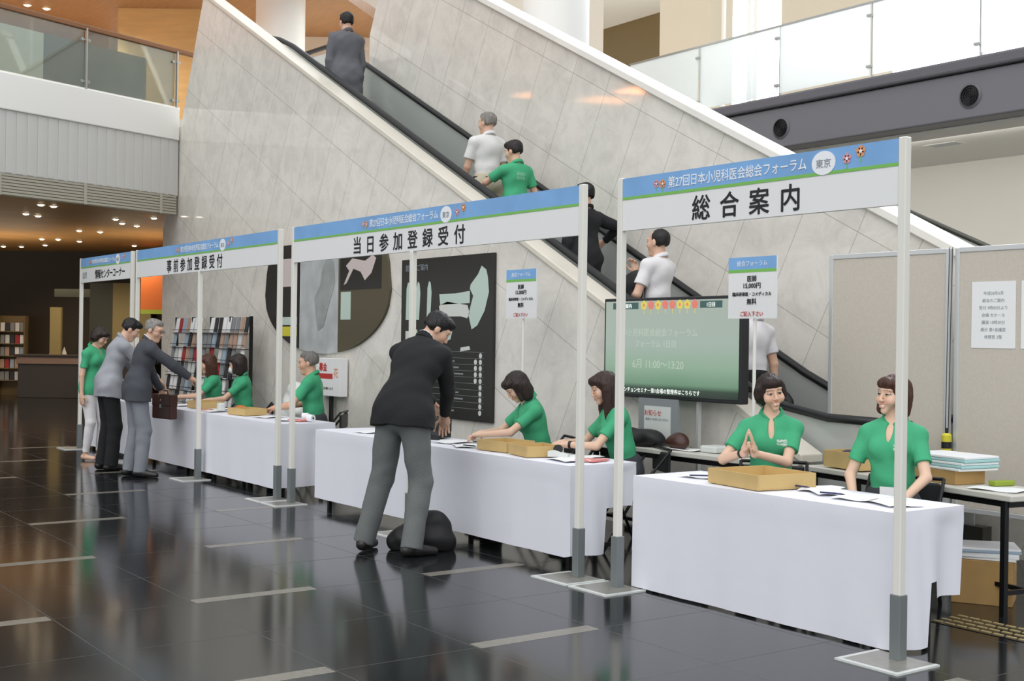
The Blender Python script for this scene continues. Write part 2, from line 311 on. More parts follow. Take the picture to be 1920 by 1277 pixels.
# ------------------------------------------------------------------ glass railings
d = Vector((.349, -.937, 0)); rz = math.atan2(d.y, d.x)
rl = thing('glass_railing', 'glass railing with brown handrail along the upper floor at left', 'railing', (sl(1.78, -.03), 1.78, 4.9), rz)
for i in range(6):
    a = .02+i*1.62; MB().box(a+.02, -.006, .06, a+1.58, .006, .86).build('glass_panel', 'glass', rl)
    p = MB(); p.box(a-.012, .012, 0, a+.012, .05, .88)
    for z in (.14, .72): p.tube([(a-.05, -.02, z), (a-.05, .03, z)], .022, 10); p.tube([(a+.06, -.02, z), (a+.06, .03, z)], .022, 10); p.box(a-.05, .012, z-.01, a+.06, .03, z+.01)
    p.build('post', 'steel', rl)
MB().box(-.4, -.035, .86, 10, .035, .93).build('handrail', 'brown', rl, bev=.01)
MB().box(-.05, -.03, 0, 10, .03, .05).build('shoe_rail', 'cap', rl)
rr = thing('glass_railing', 'bright glass railing on the grey balcony beam at upper right', 'railing', (-10.9, 7.72, 4.86), 0)
for i in range(12):
    a = i*1.53; MB().box(a+.02, -.006, .05, a+1.51, .006, .95).build('glass_panel', 'frost', rr)
    p = MB(); p.box(a-.01, .012, 0, a+.01, .045, .96)
    for z in (.16, .80): p.box(a-.06, -.03, z-.014, a+.02, .03, z+.014)
    p.build('post', 'steel', rr)
MB().box(0, -.012, .95, 18.4, .012, .975).build('edge_rail', 'steel', rr)
# round vents of the beam
def vent(x, lab):
    v = thing('round_vent', lab, 'vent', (x, 7.655, 4.42), 0, 'round vents in the balcony beam')
    b = MB(); n = 28
    P = [(.15*math.cos(2*PI*k/n), .15*math.sin(2*PI*k/n)) for k in range(n)]; Q = [(p*.82, q*.82) for p, q in P]
    for k in range(n):
        j = (k+1) % n
        b.add([(P[k][0], 0, P[k][1]), (P[j][0], 0, P[j][1]), (Q[j][0], -.015, Q[j][1]), (Q[k][0], -.015, Q[k][1])], [(0, 1, 2, 3)])
        b.add([(Q[k][0], -.015, Q[k][1]), (Q[j][0], -.015, Q[j][1]), (Q[j][0], 0.0, Q[j][1]), (Q[k][0], 0.0, Q[k][1])], [(0, 1, 2, 3)])
    b.build('rim', 'soffitd', v)
    b = MB()
    for r in (.03, .06, .09, .118): b.tube([(r*math.cos(2*PI*k/20), -.008, r*math.sin(2*PI*k/20)) for k in range(21)], .006, 6, ends=False)
    b.tube([(-.12, -.008, 0), (.12, -.008, 0)], .005, 6); b.tube([(0, -.008, -.12), (0, -.008, .12)], .005, 6)
    disc(b, (0, 0), .124, .0, .002); b.build('grille', 'black', v)
vent(-7.73, 'dark round vent in the beam above the right sign, nearer the escalator'); vent(-4.85, 'dark round vent at the right end of the grey beam')
cv = thing('ceiling_vent', 'small white air vent in the white ceiling under the balcony', 'vent', (-6.1, 8.95, 4.14))
b = MB(); b.box(-.24, -.12, -.003, .24, .12, 0); b.build('frame', 'ceil', cv, bev=.004)
b = MB(); [b.box(-.2, y, -.0045, .2, y+.02, -.003) for y in (-.09, -.05, -.01, .03, .07)]; b.build('louver', 'c_grey', cv)
# downlights
dl = None
for i, (x, y, z) in enumerate([(-16.94, .51, 3.6), (-17.05, .74, 3.6), (-18.69, .73, 3.6), (-18.93, 1.0, 3.6), (-18.54, 2.24, 3.6), (-17.84, 2.69, 3.6), (-19.3, 2.61, 3.6), (-21.57, 2.5, 3.6), (-21.54, 2.91, 3.6), (-19.63, 3.0, 3.6), (-24.44, 2.55, 3.6), (-24.27, 2.85, 3.6), (-24.49, 3.38, 3.6), (-26.3, 3.13, 3.6), (-24.85, 4.74, 3.6), (-27.55, 2.5, 3.6), (-27.3, 2.85, 3.6), (-20.04, 1.05, 7.55), (-20.07, 1.40, 7.55)]):
    lab = 'small warm downlight recessed in the brown lobby ceiling' if z < 4 else 'small warm downlight in the brown ceiling of the upper floor'
    if dl is None:
        dl = thing('downlight', lab, 'light', (x, y, z), 0, 'downlights in the lobby ceiling')
        MB().lathe([(.075, -.01), (.075, 0), (.05, 0), (.05, -.01)], n=16).build('trim_ring', 'white', dl); MB().lathe([(.015, -.030), (.035, -.026), (.047, -.014), (.047, -.002)], n=16).build('lamp', 'lamp', dl)
    else:
        c = dup(dl, (x, y, z), 0, lab); c['group'] = 'downlights in the lobby ceiling' if z < 4 else 'downlights of the upper ceiling'
SP = [(x, y, 3.53, 85) for x, y in ((-17, .6), (-18.8, .9), (-19.3, 2.6), (-21.6, 2.7), (-24.3, 2.7), (-24.5, 3.4), (-26.3, 3.1), (-24.85, 4.7), (-22, .2), (-25, .5), (-21, -2), (-19, -4))]
SP += [(x, y, 7.5, 230) for x, y in ((-20.05, 1.2), (-19.5, -2), (-20.5, 3.2), (-18, 5.6), (-20, 6.0), (-18.5, 8.5), (-16.2, 7.0), (-18.5, 1.5))]
for x, y, z, e in SP:                                      # light of the downlights, plus added spots where no fixture is built
    ld = bpy.data.lights.new('downlight_fill', 'SPOT'); ld.energy = e; ld.color = (1, .82, .60) if z < 5 else (1, .88, .72); ld.spot_size = math.radians(150); ld.spot_blend = .6; ld.shadow_soft_size = .06
    lo = bpy.data.objects.new('downlight_fill', ld); COL.objects.link(lo); lo.location = (x, y, z-.03)
for x, y, e in ((-20, -3, 22), (-24, 1.5, 26), (-21.5, 4, 20), (-27, 0, 24)):   # unseen fill lamps, added to stand for floor bounce on the lobby ceiling
    ld = bpy.data.lights.new('ceiling_fill', 'AREA'); ld.energy = e; ld.color = (1, .82, .6); ld.size = 2
    lo = bpy.data.objects.new('ceiling_fill', ld); COL.objects.link(lo); lo.location = (x, y, 2.3); lo.rotation_euler = (PI, 0, 0)
M['orange_strip'] = mat('orange_strip_glow', 'ffb080', .5, emit=('ff9a5a', 26))
for i, (x0, x1, z) in enumerate(((-19.1, -18.5, 6.9), (-17.0, -14.7, 6.45))): struct(MB().box(x0, -5.12, z-.12, x1, -5.04, z+.12).build('reflected_lamp', 'orange_strip'))   # unseen orange lamp strips, added to be mirrored in the polished stone
ld = bpy.data.lights.new('ceiling_lamp', 'AREA'); ld.energy = 230; ld.color = (1, .97, .92); ld.shape = 'RECTANGLE'; ld.size = 16; ld.size_y = .5   # strip light under the balcony
lo = bpy.data.objects.new('ceiling_lamp', ld); COL.objects.link(lo); lo.location = (-3, 8.4, 4.1); lo.rotation_euler = (math.radians(28), 0, 0)
# ------------------------------------------------------------------ booth frames with signs
HS, HB = 2.52, 2.20
HEAD = '第27回日本小児科医会総会フォーラム'
def flower(b, x, z, r, mi, y=-.022):
    for k in range(5): disc(b, (x+r*.6*math.cos(k*1.2566+.3), z+r*.6*math.sin(k*1.2566+.3)), r*.5, y, .001, mi, 10)
    disc(b, (x, z), r*.35, y-.001, .001, 2, 8); b.box(x-r*.08, y, z-r*2, x+r*.08, y+.001, z-r*.9, 3)
def frame(x0, x1, mid, label, title, tx, ts, kern, hx, hs, extra=None, bl=.18, br=.18):
    L = x1-x0
    t = thing('sign_frame', label, 'sign', (x0, 0, 0), 0, 'white sign frames over the counters')
    xs = [0]+([L/2] if mid else [])+[L]
    for i, x in enumerate(xs):
        top = HB-.0 if 0 < x < L else HS+.005
        p = MB().box(x-.022, -.022, .30, x+.022, .022, top).build('post', 'post', t, bev=.005)
        MB().box(x-.030, -.030, .006, x+.030, .030, .32).build('socket', 'socket', p, bev=.004)
        q = MB(); q.box(x-(bl if x == 0 else .18), -.24, 0, x+(br if x == L else .18), .075, .008); a0, a1 = x-(bl if x == 0 else .18), x+(br if x == L else .18); q.box(a0-.002, -.244, 0, a1+.002, -.216, .0095, 1); q.box(a0-.002, -.216, 0, a0+.022, .075, .0095, 1); q.box(a1-.022, -.216, 0, a1+.002, .075, .0095, 1); q.build('base_plate', ['plate', 'clear'], t)
    b = MB(); b.box(.024, -.016, HB, L-.024, .016, HS, 0)
    z2 = HB+.205; z1 = HB+.188
    b.box(.024, -.018, z2, L-.024, -.0155, HS, 1); b.box(.024, -.0185, z1, L-.024, -.0155, z2, 2)
    bo = b.build('sign_board', ['board', 'blue', 'green_line'], t)
    pitch = ts*kern*.81
    for i, ch in enumerate(title): text(ch, ts, 'ink', bo, (tx+ts*.5+(i*pitch if len(title) < 9 else i*ts*.93), -.0175, HB+.098), bold=.016, name='title_lettering')
    zc = HB+.262
    text(HEAD, hs, 'whiteink', bo, (hx, -.0195, zc), bold=.008, align='LEFT', name='header_lettering', sx=.86)
    g = MB(); ex = hx+hs*17*.86*1.0+.11
    disc(g, (ex, zc-.012), .062, -.019, .001, 0, 24, 1.25); g.build('bubble', 'whiteink', bo)
    for fx_, fz_, fr_, c_ in ((hx-.10, zc, .022, 1), (hx-.045, zc-.005, .024, 4), (ex+.15, zc-.005, .026, 1), (ex+.235, zc+.022, .028, 4)):
        g = MB(); flower(g, fx_, fz_, fr_, c_, -.0195); g.build('flower', ['whiteink', 'pink', 'paper', 'green_line', 'orange_ink'], bo)
    text('東京', .05, 'grey_ink', bo, (ex, -.0205, zc-.012), bold=.01, name='bubble_lettering')
    if extra: text(extra, ts*.75, 'grey_ink', bo, (.1, -.0175, HB+.098), align='LEFT', name='small_lettering')
    return t
frame(-2.075, 0, False, 'right sign frame reading 総合案内 above the nearest white table', '総合案内', .63, .152, 1.80, .43, .072)
frame(-6.639, -2.456, True, 'middle sign frame reading 当日参加登録受付 behind the man in black jacket', '当日参加登録受付', 1.14, .152, 1.80, 1.42, .072, bl=.14)
frame(-10.84, -6.935, True, 'left long sign frame reading 事前参加登録受付', '事前参加登録受付', 1.00, .152, 1.66, 1.42, .072, bl=.085, br=.14)
frame(-13.03, -11.02, False, 'farthest sign frame at the left end, beside the dark lobby', '情報センターコーナー', .62, .125, 1.0, .5, .062, extra='協賛', br=.085)

# ------------------------------------------------------------------ tables and cloths
random.seed(4)
def folding_table(label, loc, rz, L=1.8, D=.5, top='table', group='folding tables along the counter', z=.69):
    t = thing('folding_table', label, 'table', loc, rz, group)
    MB().box(0, 0, z-.035, L, D, z).build('tabletop', top, t, bev=.006)
    MB().box(.06, .05, z-.075, L-.06, D-.05, z-.036).build('apron', 'black', t)
    for x in (.08, L-.08):
        for y in (.04, D-.04): MB().box(x-.016, y-.016, 0, x+.016, y+.016, z-.036).build('leg', 'black', t)
    MB().box(.09, D/2-.012, .12, L-.09, D/2+.012, .145).build('foot_bar', 'black', t)
    MB().box(.08-.012, .05, .12, .08+.012, D-.05, .145).build('side_bar', 'black', t); MB().box(L-.08-.012, .05, .12, L-.08+.012, D-.05, .145).build('side_bar', 'black', t)
    return t
def cloth(label, x0, x1, y0, y1, z, hem, seed, left=True, right=True, back=.25, top_over=.0):
    """white cloth: top sheet and a hanging skirt with soft folds; hem(side,u) gives the height of its lower edge"""
    rnd = random.Random(seed); P = []
    def seg(a, c, n, side, nr):
        for i in range(n): u = i/n; P.append((a[0]+(c[0]-a[0])*u, a[1]+(c[1]-a[1])*u, side, u, nr))
    nx = max(12, int((x1-x0)/.05)); ny = 16
    seg((x0, y0), (x1, y0), nx, 'f', (0, -1)); seg((x1, y0), (x1, y1), ny, 'r', (1, 0)); seg((x1, y1), (x0, y1), nx, 'b', (0, 1)); seg((x0, y1), (x0, y0), ny, 'l', (-1, 0))
    ph = [rnd.uniform(0, 6) for _ in range(6)]; V = []; F = []; n = len(P); m = 12
    for j in range(m+1):
        v = j/m
        for (x, y, sd_, u, nr) in P:
            h = hem(sd_, u); zz = z-(z-h)*v
            s = (x+y)
            amp = .004 if sd_ in 'fb' else .026
            o = amp*v**.7*(math.sin(s*7+ph[0])+.6*math.sin(s*15+ph[1])*(1 if sd_ in 'fb' else 1.4)+.3*math.sin(s*31+ph[2]))+.004*v
            k = min(u, 1-u)*(nx if sd_ in 'fb' else ny)
            if sd_ in 'rl': o = o*min(1, k/3+.15)+.012*v
            if j == 0: o = 0
            elif j == 1: o = max(o, .004)
            V.append((x+nr[0]*o, y+nr[1]*o, zz-(.004 if j == 0 else 0)+(0.0)))
        if j:
            for i in range(n): F.append(((j-1)*n+i, (j-1)*n+(i+1) % n, j*n+(i+1) % n, j*n+i))
    F.append(tuple(range(n)))
    b = MB(); b.add(V, F); o = b.build('tablecloth', 'cloth', smooth=True); o.data.set_sharp_from_angle(angle=.9)
    so_ = o.modifiers.new('thickness', 'SOLIDIFY'); so_.thickness = .002; so_.offset = 0; es_ = o.modifiers.new('hem_edges', 'EDGE_SPLIT'); es_.split_angle = .75
    return tag(o, label, 'tablecloth', 'white cloths on the counter tables')
HF = .035
def hem_right(s, u):
    if s == 'f': return .012
    if s == 'l': return .02
    if s == 'b': return .62
    return .015 if u < .42 else (.33 if u < .6 else .235)
folding_table('folding table under the white cloth of the right counter', (-1.98, .12, 0), 0)
cloth('white cloth on the nearest counter table, hanging to the floor', -2.03, -.10, .085, .66, .698, hem_right, 1)
for k, x in enumerate((-6.27, -4.47)): folding_table(['folding table under the middle white cloth, left half', 'folding table under the middle white cloth, right half'][k], (x, .12, 0), 0)
cloth('white cloth on the middle counter, behind the man in black jacket', -6.33, -2.66, .085, .66, .698, lambda s, u: {'f': .085, 'r': .10 if u < .5 else .40, 'b': .62, 'l': .1}[s], 2)
for k, x in enumerate((-10.72, -8.90)): folding_table(['folding table under the left white cloth, left half', 'folding table under the left white cloth, right half'][k], (x, .12, 0), 0)
cloth('white cloth on the left counter, beside the two grey jacketed men', -10.76, -7.06, .085, .66, .698, lambda s, u: {'f': .07, 'r': .09, 'b': .62, 'l': .1}[s], 3)
folding_table('folding table under the white cloth at the far left end', (-13.0, .12, 0), 0)
cloth('white cloth on the farthest table at the left end', -13.05, -11.15, .085, .66, .698, lambda s, u: {'f': .05, 'r': .07, 'b': .62, 'l': .06}[s], 5)
# the back table row, turned a little
RB = -math.radians(10)
folding_table('grey topped folding table behind the two smiling women', (-1.99, 1.585, 0), RB, 1.8, .46, group='bare tables along the back')
folding_table('grey topped folding table under the screen, with black clothing on it', (-3.95, 1.27, 0), math.radians(0), 1.8, .33, group='bare tables along the back', z=.72)

# ------------------------------------------------------------------ things on the tables
def tray(label, c, rz, w, d, h, m='card', z=.70, open_=True):
    t = thing('cardboard_tray', label, 'box', (*c, z), rz, 'cardboard trays')
    b = MB(); k = .006
    b.box(-w/2, -d/2, 0, w/2, d/2, k); b.build('tray_floor', m, t)
    for a in ((-w/2, -d/2, w/2, -d/2+k), (-w/2, d/2-k, w/2, d/2), (-w/2, -d/2+k, -w/2+k, d/2-k), (w/2-k, -d/2+k, w/2, d/2-k)):
        MB().box(a[0], a[1], k, a[2], a[3], h).build('side_wall', m, t, bev=.0015)
    return t
tray('open shallow cardboard tray on the nearest white table', (-1.24, .37), math.radians(-8), .46, .42, .085)
tray('open cardboard tray on the middle counter, nearer the black jacketed man', (-3.78, .36), math.radians(5), .34, .28, .075)
tray('open cardboard tray on the middle counter, nearer the posts', (-3.36, .32), math.radians(-12), .32, .28, .075)
tray('cardboard tray on the left counter in front of the woman with the mask', (-8.45, .36), .1, .36, .26, .07)
tray('cardboard tray on the left counter beside the brown briefcase', (-9.75, .42), .1, .36, .26, .08)
tb = tray('cardboard tray of papers on the back table between the two women', (-1.62, 1.72), math.radians(-10), .36, .30, .11)
def sheet(label, c, rz, w=.21, d=.297, z=.7, m='paper', n=1, grp='loose papers on the counters', bend=.004):
    b = MB(); N = 5
    V = [(w*(i/N-.5), d*(j/N-.5), bend*math.sin(i*1.3+j*.7)+bend+.0012*n) for j in range(N+1) for i in range(N+1)]
    V += [(p[0], p[1], 0 if n > 1 else p[2]-.001) for p in V]; K = (N+1)**2
    F = [(j*(N+1)+i, j*(N+1)+i+1, (j+1)*(N+1)+i+1, (j+1)*(N+1)+i) for j in range(N) for i in range(N)]
    F += [tuple(K+q for q in reversed(f)) for f in F]
    rim = [i for i in range(N)]+[(j+1)*(N+1)-1 for j in range(N)]+[K-1-i for i in range(N)]+[(N-j)*(N+1) for j in range(N)]
    F += [(rim[i], rim[(i+1) % len(rim)], rim[(i+1) % len(rim)]+K, rim[i]+K) for i in range(len(rim))]
    return tag(b.add(V, F).build('paper_sheet', m, loc=(*c, z), rz=rz, smooth=False), label, 'paper', grp)
sheet('white sheet on the nearest table, just right of the cardboard tray', (-.92, .52), .5)
sheet('white sheet overlapping another right of the cardboard tray', (-.80, .44), 1.0)
sheet('white sheet at the middle of the nearest table', (-.55, .40), .2)
sheet('white sheet near the right end of the nearest table', (-.32, .36), 1.2)
sheet('white sheet at the left end of the nearest table', (-1.75, .42), .3)
for i, (x, y, r) in enumerate(((-5.75, .35, .2), (-5.2, .42, .9), (-4.55, .4, .3), (-4.2, .3, 1.1), (-3.05, .5, .4), (-2.95, .3, 1.4))):
    sheet(['white form at the left of the middle counter', 'white form on the middle counter left of the bending man', 'white form under the hands of the bob haired woman', 'white form on the middle counter by the cardboard trays', 'white form in front of the long haired woman', 'white form at the right end of the middle counter'][i], (x, y), r)
for i, (x, y, r) in enumerate(((-10.3, .4, .2), (-9.4, .45, .8), (-9.1, .3, .2), (-8.0, .4, .5), (-7.5, .35, 1.2))):
    sheet(['white form at the left end of the left counter', 'white form on the left counter by the dark jacketed man', 'white form in front of the long brown haired woman', 'white form on the left counter by the tray', 'white form in front of the grey haired man in green'][i], (x, y), r)
sheet('pale red leaflet at the right end of the middle counter', (-2.84, .42), .3, .16, .2, m='redp', n=4, grp='red printed leaflets')
sheet('pale red leaflet beside the post of the left counter', (-9.35, .28), .7, .1, .15, m='redp', n=3, grp='red printed leaflets')
sheet('pale red leaflet at the right end of the left counter', (-7.35, .42), .2, .2, .14, m='redp', n=6, grp='red printed leaflets')
def pen(label, c, rz, m='navy', z=.712, L=.14):
    o = MB().tube([(-L/2, 0, .006), (L*.35, 0, .006), (L/2, 0, .005)], [.005, .005, .0015], 8).build('pen', m, loc=(*c, z), rz=rz, smooth=True); return tag(o, label, 'pen', 'pens on the tables')
pen('navy pen at the left end of the nearest table', (-1.66, .30), .9); pen('navy pen lying between papers on the nearest table', (-.66, .30), .3); pen('navy pen behind the cardboard tray on the nearest table', (-.98, .40), .1)
pen('dark pen on the middle counter by the trays', (-4.05, .22), .2, 'ink'); pen('dark pen on the middle counter near the bending man', (-4.3, .5), .7, 'ink')
def clutter(name, label, cat, c, w, d, h, m, rz=0, z=.7, bev=.006):
    return tag(MB().box(-w/2, -d/2, 0, w/2, d/2, h).build(name, m, loc=(*c, z), rz=rz, bev=bev), label, cat)
st = thing('stapler', 'black stapler on the middle counter by the bob haired woman', 'stapler', (-4.72, .3, .71), .5)
MB().box(-.07, -.018, 0, .07, .018, .012).build('base', 'dark', st, bev=.004); MB().prism([(-.07, .012), (.06, .03), (.07, .045), (-.05, .06), (-.075, .04)], -.016, .016).build('arm', 'dark', st, bev=.004)
cb = thing('cash_box', 'open dark case on the middle counter in front of the bob haired woman', 'box', (-5.0, .50, .705), .2)
MB().box(-.12, -.08, 0, .12, .08, .05).build('body', 'dark', cb, bev=.004); MB().box(-.12, .075, .05, .12, .085, .15).build('lid', 'dark', cb, bev=.003)
tp = thing('tape_dispenser', 'white tape dispenser in front of the long haired woman', 'tape dispenser', (-3.12, .34, .705), .6)
MB().prism([(-.07, 0), (.08, 0), (.08, .02), (.03, .035), (-.02, .05), (-.07, .04)], -.025, .025).build('body', 'clear', tp, bev=.004); MB().tube([(0, -.012, .055), (0, .012, .055)], .032, 18).build('roll', 'dark', tp)
for i, (x, y) in enumerate(((-7.32, .5), (-7.18, .46), (-7.46, .54))):
    o = thing('roll_of_stickers', ['roll of labels on the left counter near the rear red notice', 'roll of labels at the right end of the left counter', 'roll of labels next to the grey haired man in green'][i], 'roll', (x, y, .735), .4*i, 'rolls of labels')
    MB().tube([(-.03, 0, 0), (.03, 0, 0)], .034, 16).build('roll', 'paper', o, smooth='auto'); MB().tube([(-.032, 0, 0), (.032, 0, 0)], .012, 10).build('core', 'dark', o)
clutter('plastic_cup', 'clear plastic cup of clips beside the left post', 'cup', (-9.15, .36), .08, .08, .09, 'clear', bev=.02)
# the back table's load
def on_back(u, v): c, s = math.cos(RB), math.sin(RB); return (-1.99+u*c-v*s, 1.585+u*s+v*c)
for k in range(5):
    c = on_back(1.12+.01*(k % 2), .25)
    o = tag(MB().box(-.22, -.15, 0, .22, .15, .016).build('plastic_folder', 'teal' if k % 2 else 'paper', loc=(*c, .775+k*.0175), rz=RB+.03*(k-2), bev=.004), ['pale folder at the bottom of the stack on the back table', 'pale teal folder second from the bottom of the stack', 'pale folder in the middle of the stack on the back table', 'pale teal folder second from the top of the stack', 'pale folder on top of the stack beside the yellow tape'][k], 'folder', 'stacked folders on the back table')
tag(MB().box(-.17, -.12, 0, .17, .12, .082).build('cardboard_box', 'cardd', loc=(*on_back(1.12, .22), .692), rz=RB, bev=.003), 'flat brown cardboard box under the folders on the back table', 'box')
tag(MB().box(-.03, -.08, 0, .03, .08, .03).build('green_case', 'lime', loc=(*on_back(1.40, .36), .692), rz=RB, bev=.006), 'yellow green case beside the flat brown box', 'case')
sheet('white sheet lying at the right end of the back table', on_back(1.56, .17), RB+.3, .3, .21, z=.692)
gl = thing('glue_bottle', 'yellow bottle with a black band hanging by the partition posts', 'bottle', (-1.452, 2.44, .755), 0)
MB().lathe([(.03, 0), (.033, .01), (.033, .15), (.02, .165)], n=20).build('body', 'yellow', gl, smooth='auto'); MB().lathe([(.0345, .06), (.0345, .105)], n=20).build('band', 'ink', gl)
MB().tube([(0, 0, .16), (0, 0, .2)], .012, 10).build('cap', 'dark', gl); MB().tube([(-.012, 0, .19), (-.012, .02, 1.45)], .003, 6).build('cord', 'dark', gl); MB().tube([(.012, 0, .19), (.012, .02, 1.45)], .003, 6).build('cord', 'dark', gl)
o = tag(MB().box(-.10, -.07, 0, .10, .07, .004).build('booklet', 'navy', loc=(on_back(.32, .22)[0], on_back(.32, .22)[1], .805), rz=.5), 'navy booklet lying in the back table tray', 'booklet')
o = tag(MB().box(-.12, -.08, 0, .12, .08, .004).build('booklet', 'teal', loc=(on_back(.42, .25)[0], on_back(.42, .25)[1], .812), rz=.2), 'teal booklet lying in the back table tray', 'booklet')
for i, (x, y, w_) in enumerate(((-2.72, 1.48, .16), (-2.45, 1.46, .2))):
    tag(MB().box(-w_/2, -.08, 0, w_/2, .08, .05).build('tissue_pack', 'clear', loc=(x, y, .722), rz=.3*i, bev=.012), ['small clear pack on the back table under the screen', 'larger clear pack on the back table beside the smiling woman'][i], 'pack')
sheet('white sheet on the back table under the screen', (-2.95, 1.42), .2, .24, .16, z=.722)
# boxes under the back table
bx = thing('cardboard_box', 'brown cardboard box on the floor under the back table', 'box', (-.62, 1.64, 0), math.radians(28))
MB().box(-.17, -.15, 0, .17, .15, .26).build('body', 'cardd', bx, bev=.004)
MB().box(-.171, -.02, .2, .171, .02, .261).build('tape', 'card', bx)
for i in range(5): tag(MB().box(-.18, -.15, 0, .18, .15, .014).build('brochure_pack', 'paper' if i != 3 else 'c_blue', loc=(-.62+.01*(i % 2), 1.65, .262+i*.0145), rz=.5+.05*i, bev=.003), ['lowest packet of papers on the brown cardboard box', 'second packet of papers on the brown cardboard box', 'middle packet of papers on the brown cardboard box', 'fourth packet of papers, blue, on the brown cardboard box', 'top packet of papers on the brown cardboard box'][i], 'papers', 'packets on the box under the table')
# tactile strip
b = MB(); b.box(-.45, .86, 0, .9, 1.16, .003)
for i in range(18):
    for j in range(4): x = -.41+i*.074; y = .895+j*.076; b.box(x-.028, y-.01, .003, x+.028, y+.01, .008, 1)
struct(b.build('floor_tactile', ['floor', 'tact']))

# ------------------------------------------------------------------ partition panels
def partition(label, x0, x1, y=2.5):
    t = thing('partition_panel', label, 'panel', (x0, y, 0), 0, 'grey partition panels'); L = x1-x0
    MB().box(.03, -.012, .42, L-.03, .012, 2.17).build('board', 'panel', t)
    for x in (.015, L-.015): MB().box(x-.018, -.02, .03, x+.018, .02, 2.2).build('upright', 'alu', t, bev=.004)
    for z in (.40, 2.185): MB().box(.03, -.018, z-.018, L-.03, .018, z+.018).build('rail', 'alu', t, bev=.004)
    for x in (.015, L-.015): MB().box(x-.02, -.2, 0, x+.02, .2, .03).build('foot', 'alu', t, bev=.004)
    return t
partition('grey partition panel behind the woman at the right end', -2.53, -1.475); partition('grey partition panel with posted sheets at the right edge', -1.43, -.37); 
def poster(label, x0, x1):
    t = thing('posted_sheet', label, 'notice', ((x0+x1)/2, 2.485, 1.735), 0, 'sheets on the partition'); w_ = x1-x0
    MB().box(-w_/2, -.001, -.225, w_/2, .0015, .225).build('sheet', 'paper', t)
    text('平成28年6月\n総会のご案内\n受付 9時00分より\n会場 大ホール\n講演 10時30分\n展示 第1会議室\n休憩室 2階', .028, 'grey_ink', t, (0, -.0015, -.0), name='lettering', space=1.75)
poster('white posted sheet of small grey writing on the right partition', -1.30, -.97); poster('white posted sheet cut by the right picture edge', -.93, -.60)

# ------------------------------------------------------------------ placards on poles
def placard(label, c, z0, z1, w_):
    t = thing('price_placard', label, 'placard', (*c, 0), 0, 'price placards on poles'); h = z1-z0; zc = (z0+z1)/2
    b = MB(); b.box(-w_/2, -.006, z0, w_/2, .006, z1, 0); b.box(-w_/2, -.0075, z1-h*.20, w_/2, -.006, z1, 1); b.box(-w_/2, -.0078, z1-h*.25, w_/2, -.006, z1-h*.20, 2)
    bo = b.build('placard_board', ['board', 'blue', 'green_line'], t)
    for s_, k, q in (('医師', .045, .35), ('15,000円', .045, .46), ('臨床研修医・コメディカル', .030, .60), ('無料', .045, .72)): text(s_, k, 'ink', bo, (0, -.0085, z1-h*q), bold=.015)
    text('ご記入下さい', .036, 'red', bo, (0, -.0085, z1-h*.92), bold=.01); text('総会フォーラム', .04, 'whiteink', bo, (0, -.0085, z1-h*.1))
    MB().tube([(0.01, .018, .03), (.01, .018, z0+.2)], .0125, 12).build('pole', 'cap', t, smooth='auto')
    MB().lathe([(.17, 0), (.17, .015), (.05, .03), (.02, .045)], (.01, .018), 28).build('base', 'dark', t, smooth='auto')
placard('price placard on a pole behind the smiling woman, right of the screen', (-2.16, 1.25), 1.69, 2.11, .44)
placard('price placard on a pole against the marble, between the map board and the posts', (-5.03, 1.4), 1.71, 2.14, .44)

# ------------------------------------------------------------------ wide screen
tv = thing('display_screen', 'wide black display showing a pale green slide under the escalator', 'screen', (-3.44, 1.70, 0), math.radians(-1.2))
MB().box(-.80, -.03, 1.07, .80, .05, 1.875).build('bezel', 'dark', tv, bev=.008)
def screen_mat():
    m = mat('screen_picture', 'a9bcae', .25); nt = m.node_tree; N = nt.nodes.new; L = nt.links.new; bs = nt.nodes['Principled BSDF']
    tc = N('ShaderNodeTexCoord'); sx = N('ShaderNodeSeparateXYZ'); L(tc.outputs['Generated'], sx.inputs[0])
    cr = N('ShaderNodeValToRGB'); e = cr.color_ramp.elements
    e[0].position = 0; e[0].color = srgb('1c2a20'); e[1].position = 1; e[1].color = srgb('a9b5aa')
    for p, c in ((.07, '2c4434'), (.12, '6f9478'), (.3, '8fae95'), (.55, 'a5b6aa')): k = cr.color_ramp.elements.new(p); k.color = srgb(c)
    L(sx.outputs['Z'], cr.inputs[0]); bs.inputs['Base Color'].default_value = (.02, .02, .02, 1)
    L(cr.outputs[0], bs.inputs['Emission Color']); bs.inputs['Emission Strength'].default_value = .85; return m
M['screen'] = screen_mat(); M['slide_ink'] = mat('slide_lettering', '101010', .5, emit=('b9c9ba', .9)); M['slide_w'] = mat('slide_white', 'e8efe8', .5, emit=('e8efe8', .8))
M['slide_y'] = mat('slide_yellow', 'c9bb55', .5, emit=('c9bb55', .5)); M['slide_r'] = mat('slide_red', 'c9776a', .5, emit=('c9776a', .5)); M['slide_d'] = mat('slide_tab', '3c5552', .5, emit=('3c5552', .5))
sc = MB().box(-.775, -.034, 1.10, .775, -.029, 1.85).build('picture', 'screen', tv)
text('日本小児科医会総会フォーラム', .070, 'slide_ink', sc, (-.15, -.0355, 1.60)); text('フォーラム 1日目', .065, 'slide_ink', sc, (-.15, -.0355, 1.51)); text('6月 11:00～13:20', .085, 'slide_ink', sc, (-.12, -.0355, 1.35))
text('ランチョンセミナー第1会場の整理券はこちらです', .042, 'slide_w', sc, (-.10, -.0355, 1.135))
b = MB(); b.box(-.68, -.0355, 1.785, -.36, -.034, 1.838, 0); b.box(.36, -.0355, 1.785, .60, -.034, 1.838, 0)
for i in range(8): flower(b, -.29+i*.085, 1.815, .035, [1, 4, 1, 4, 4, 1, 1, 4][i], -.0358)
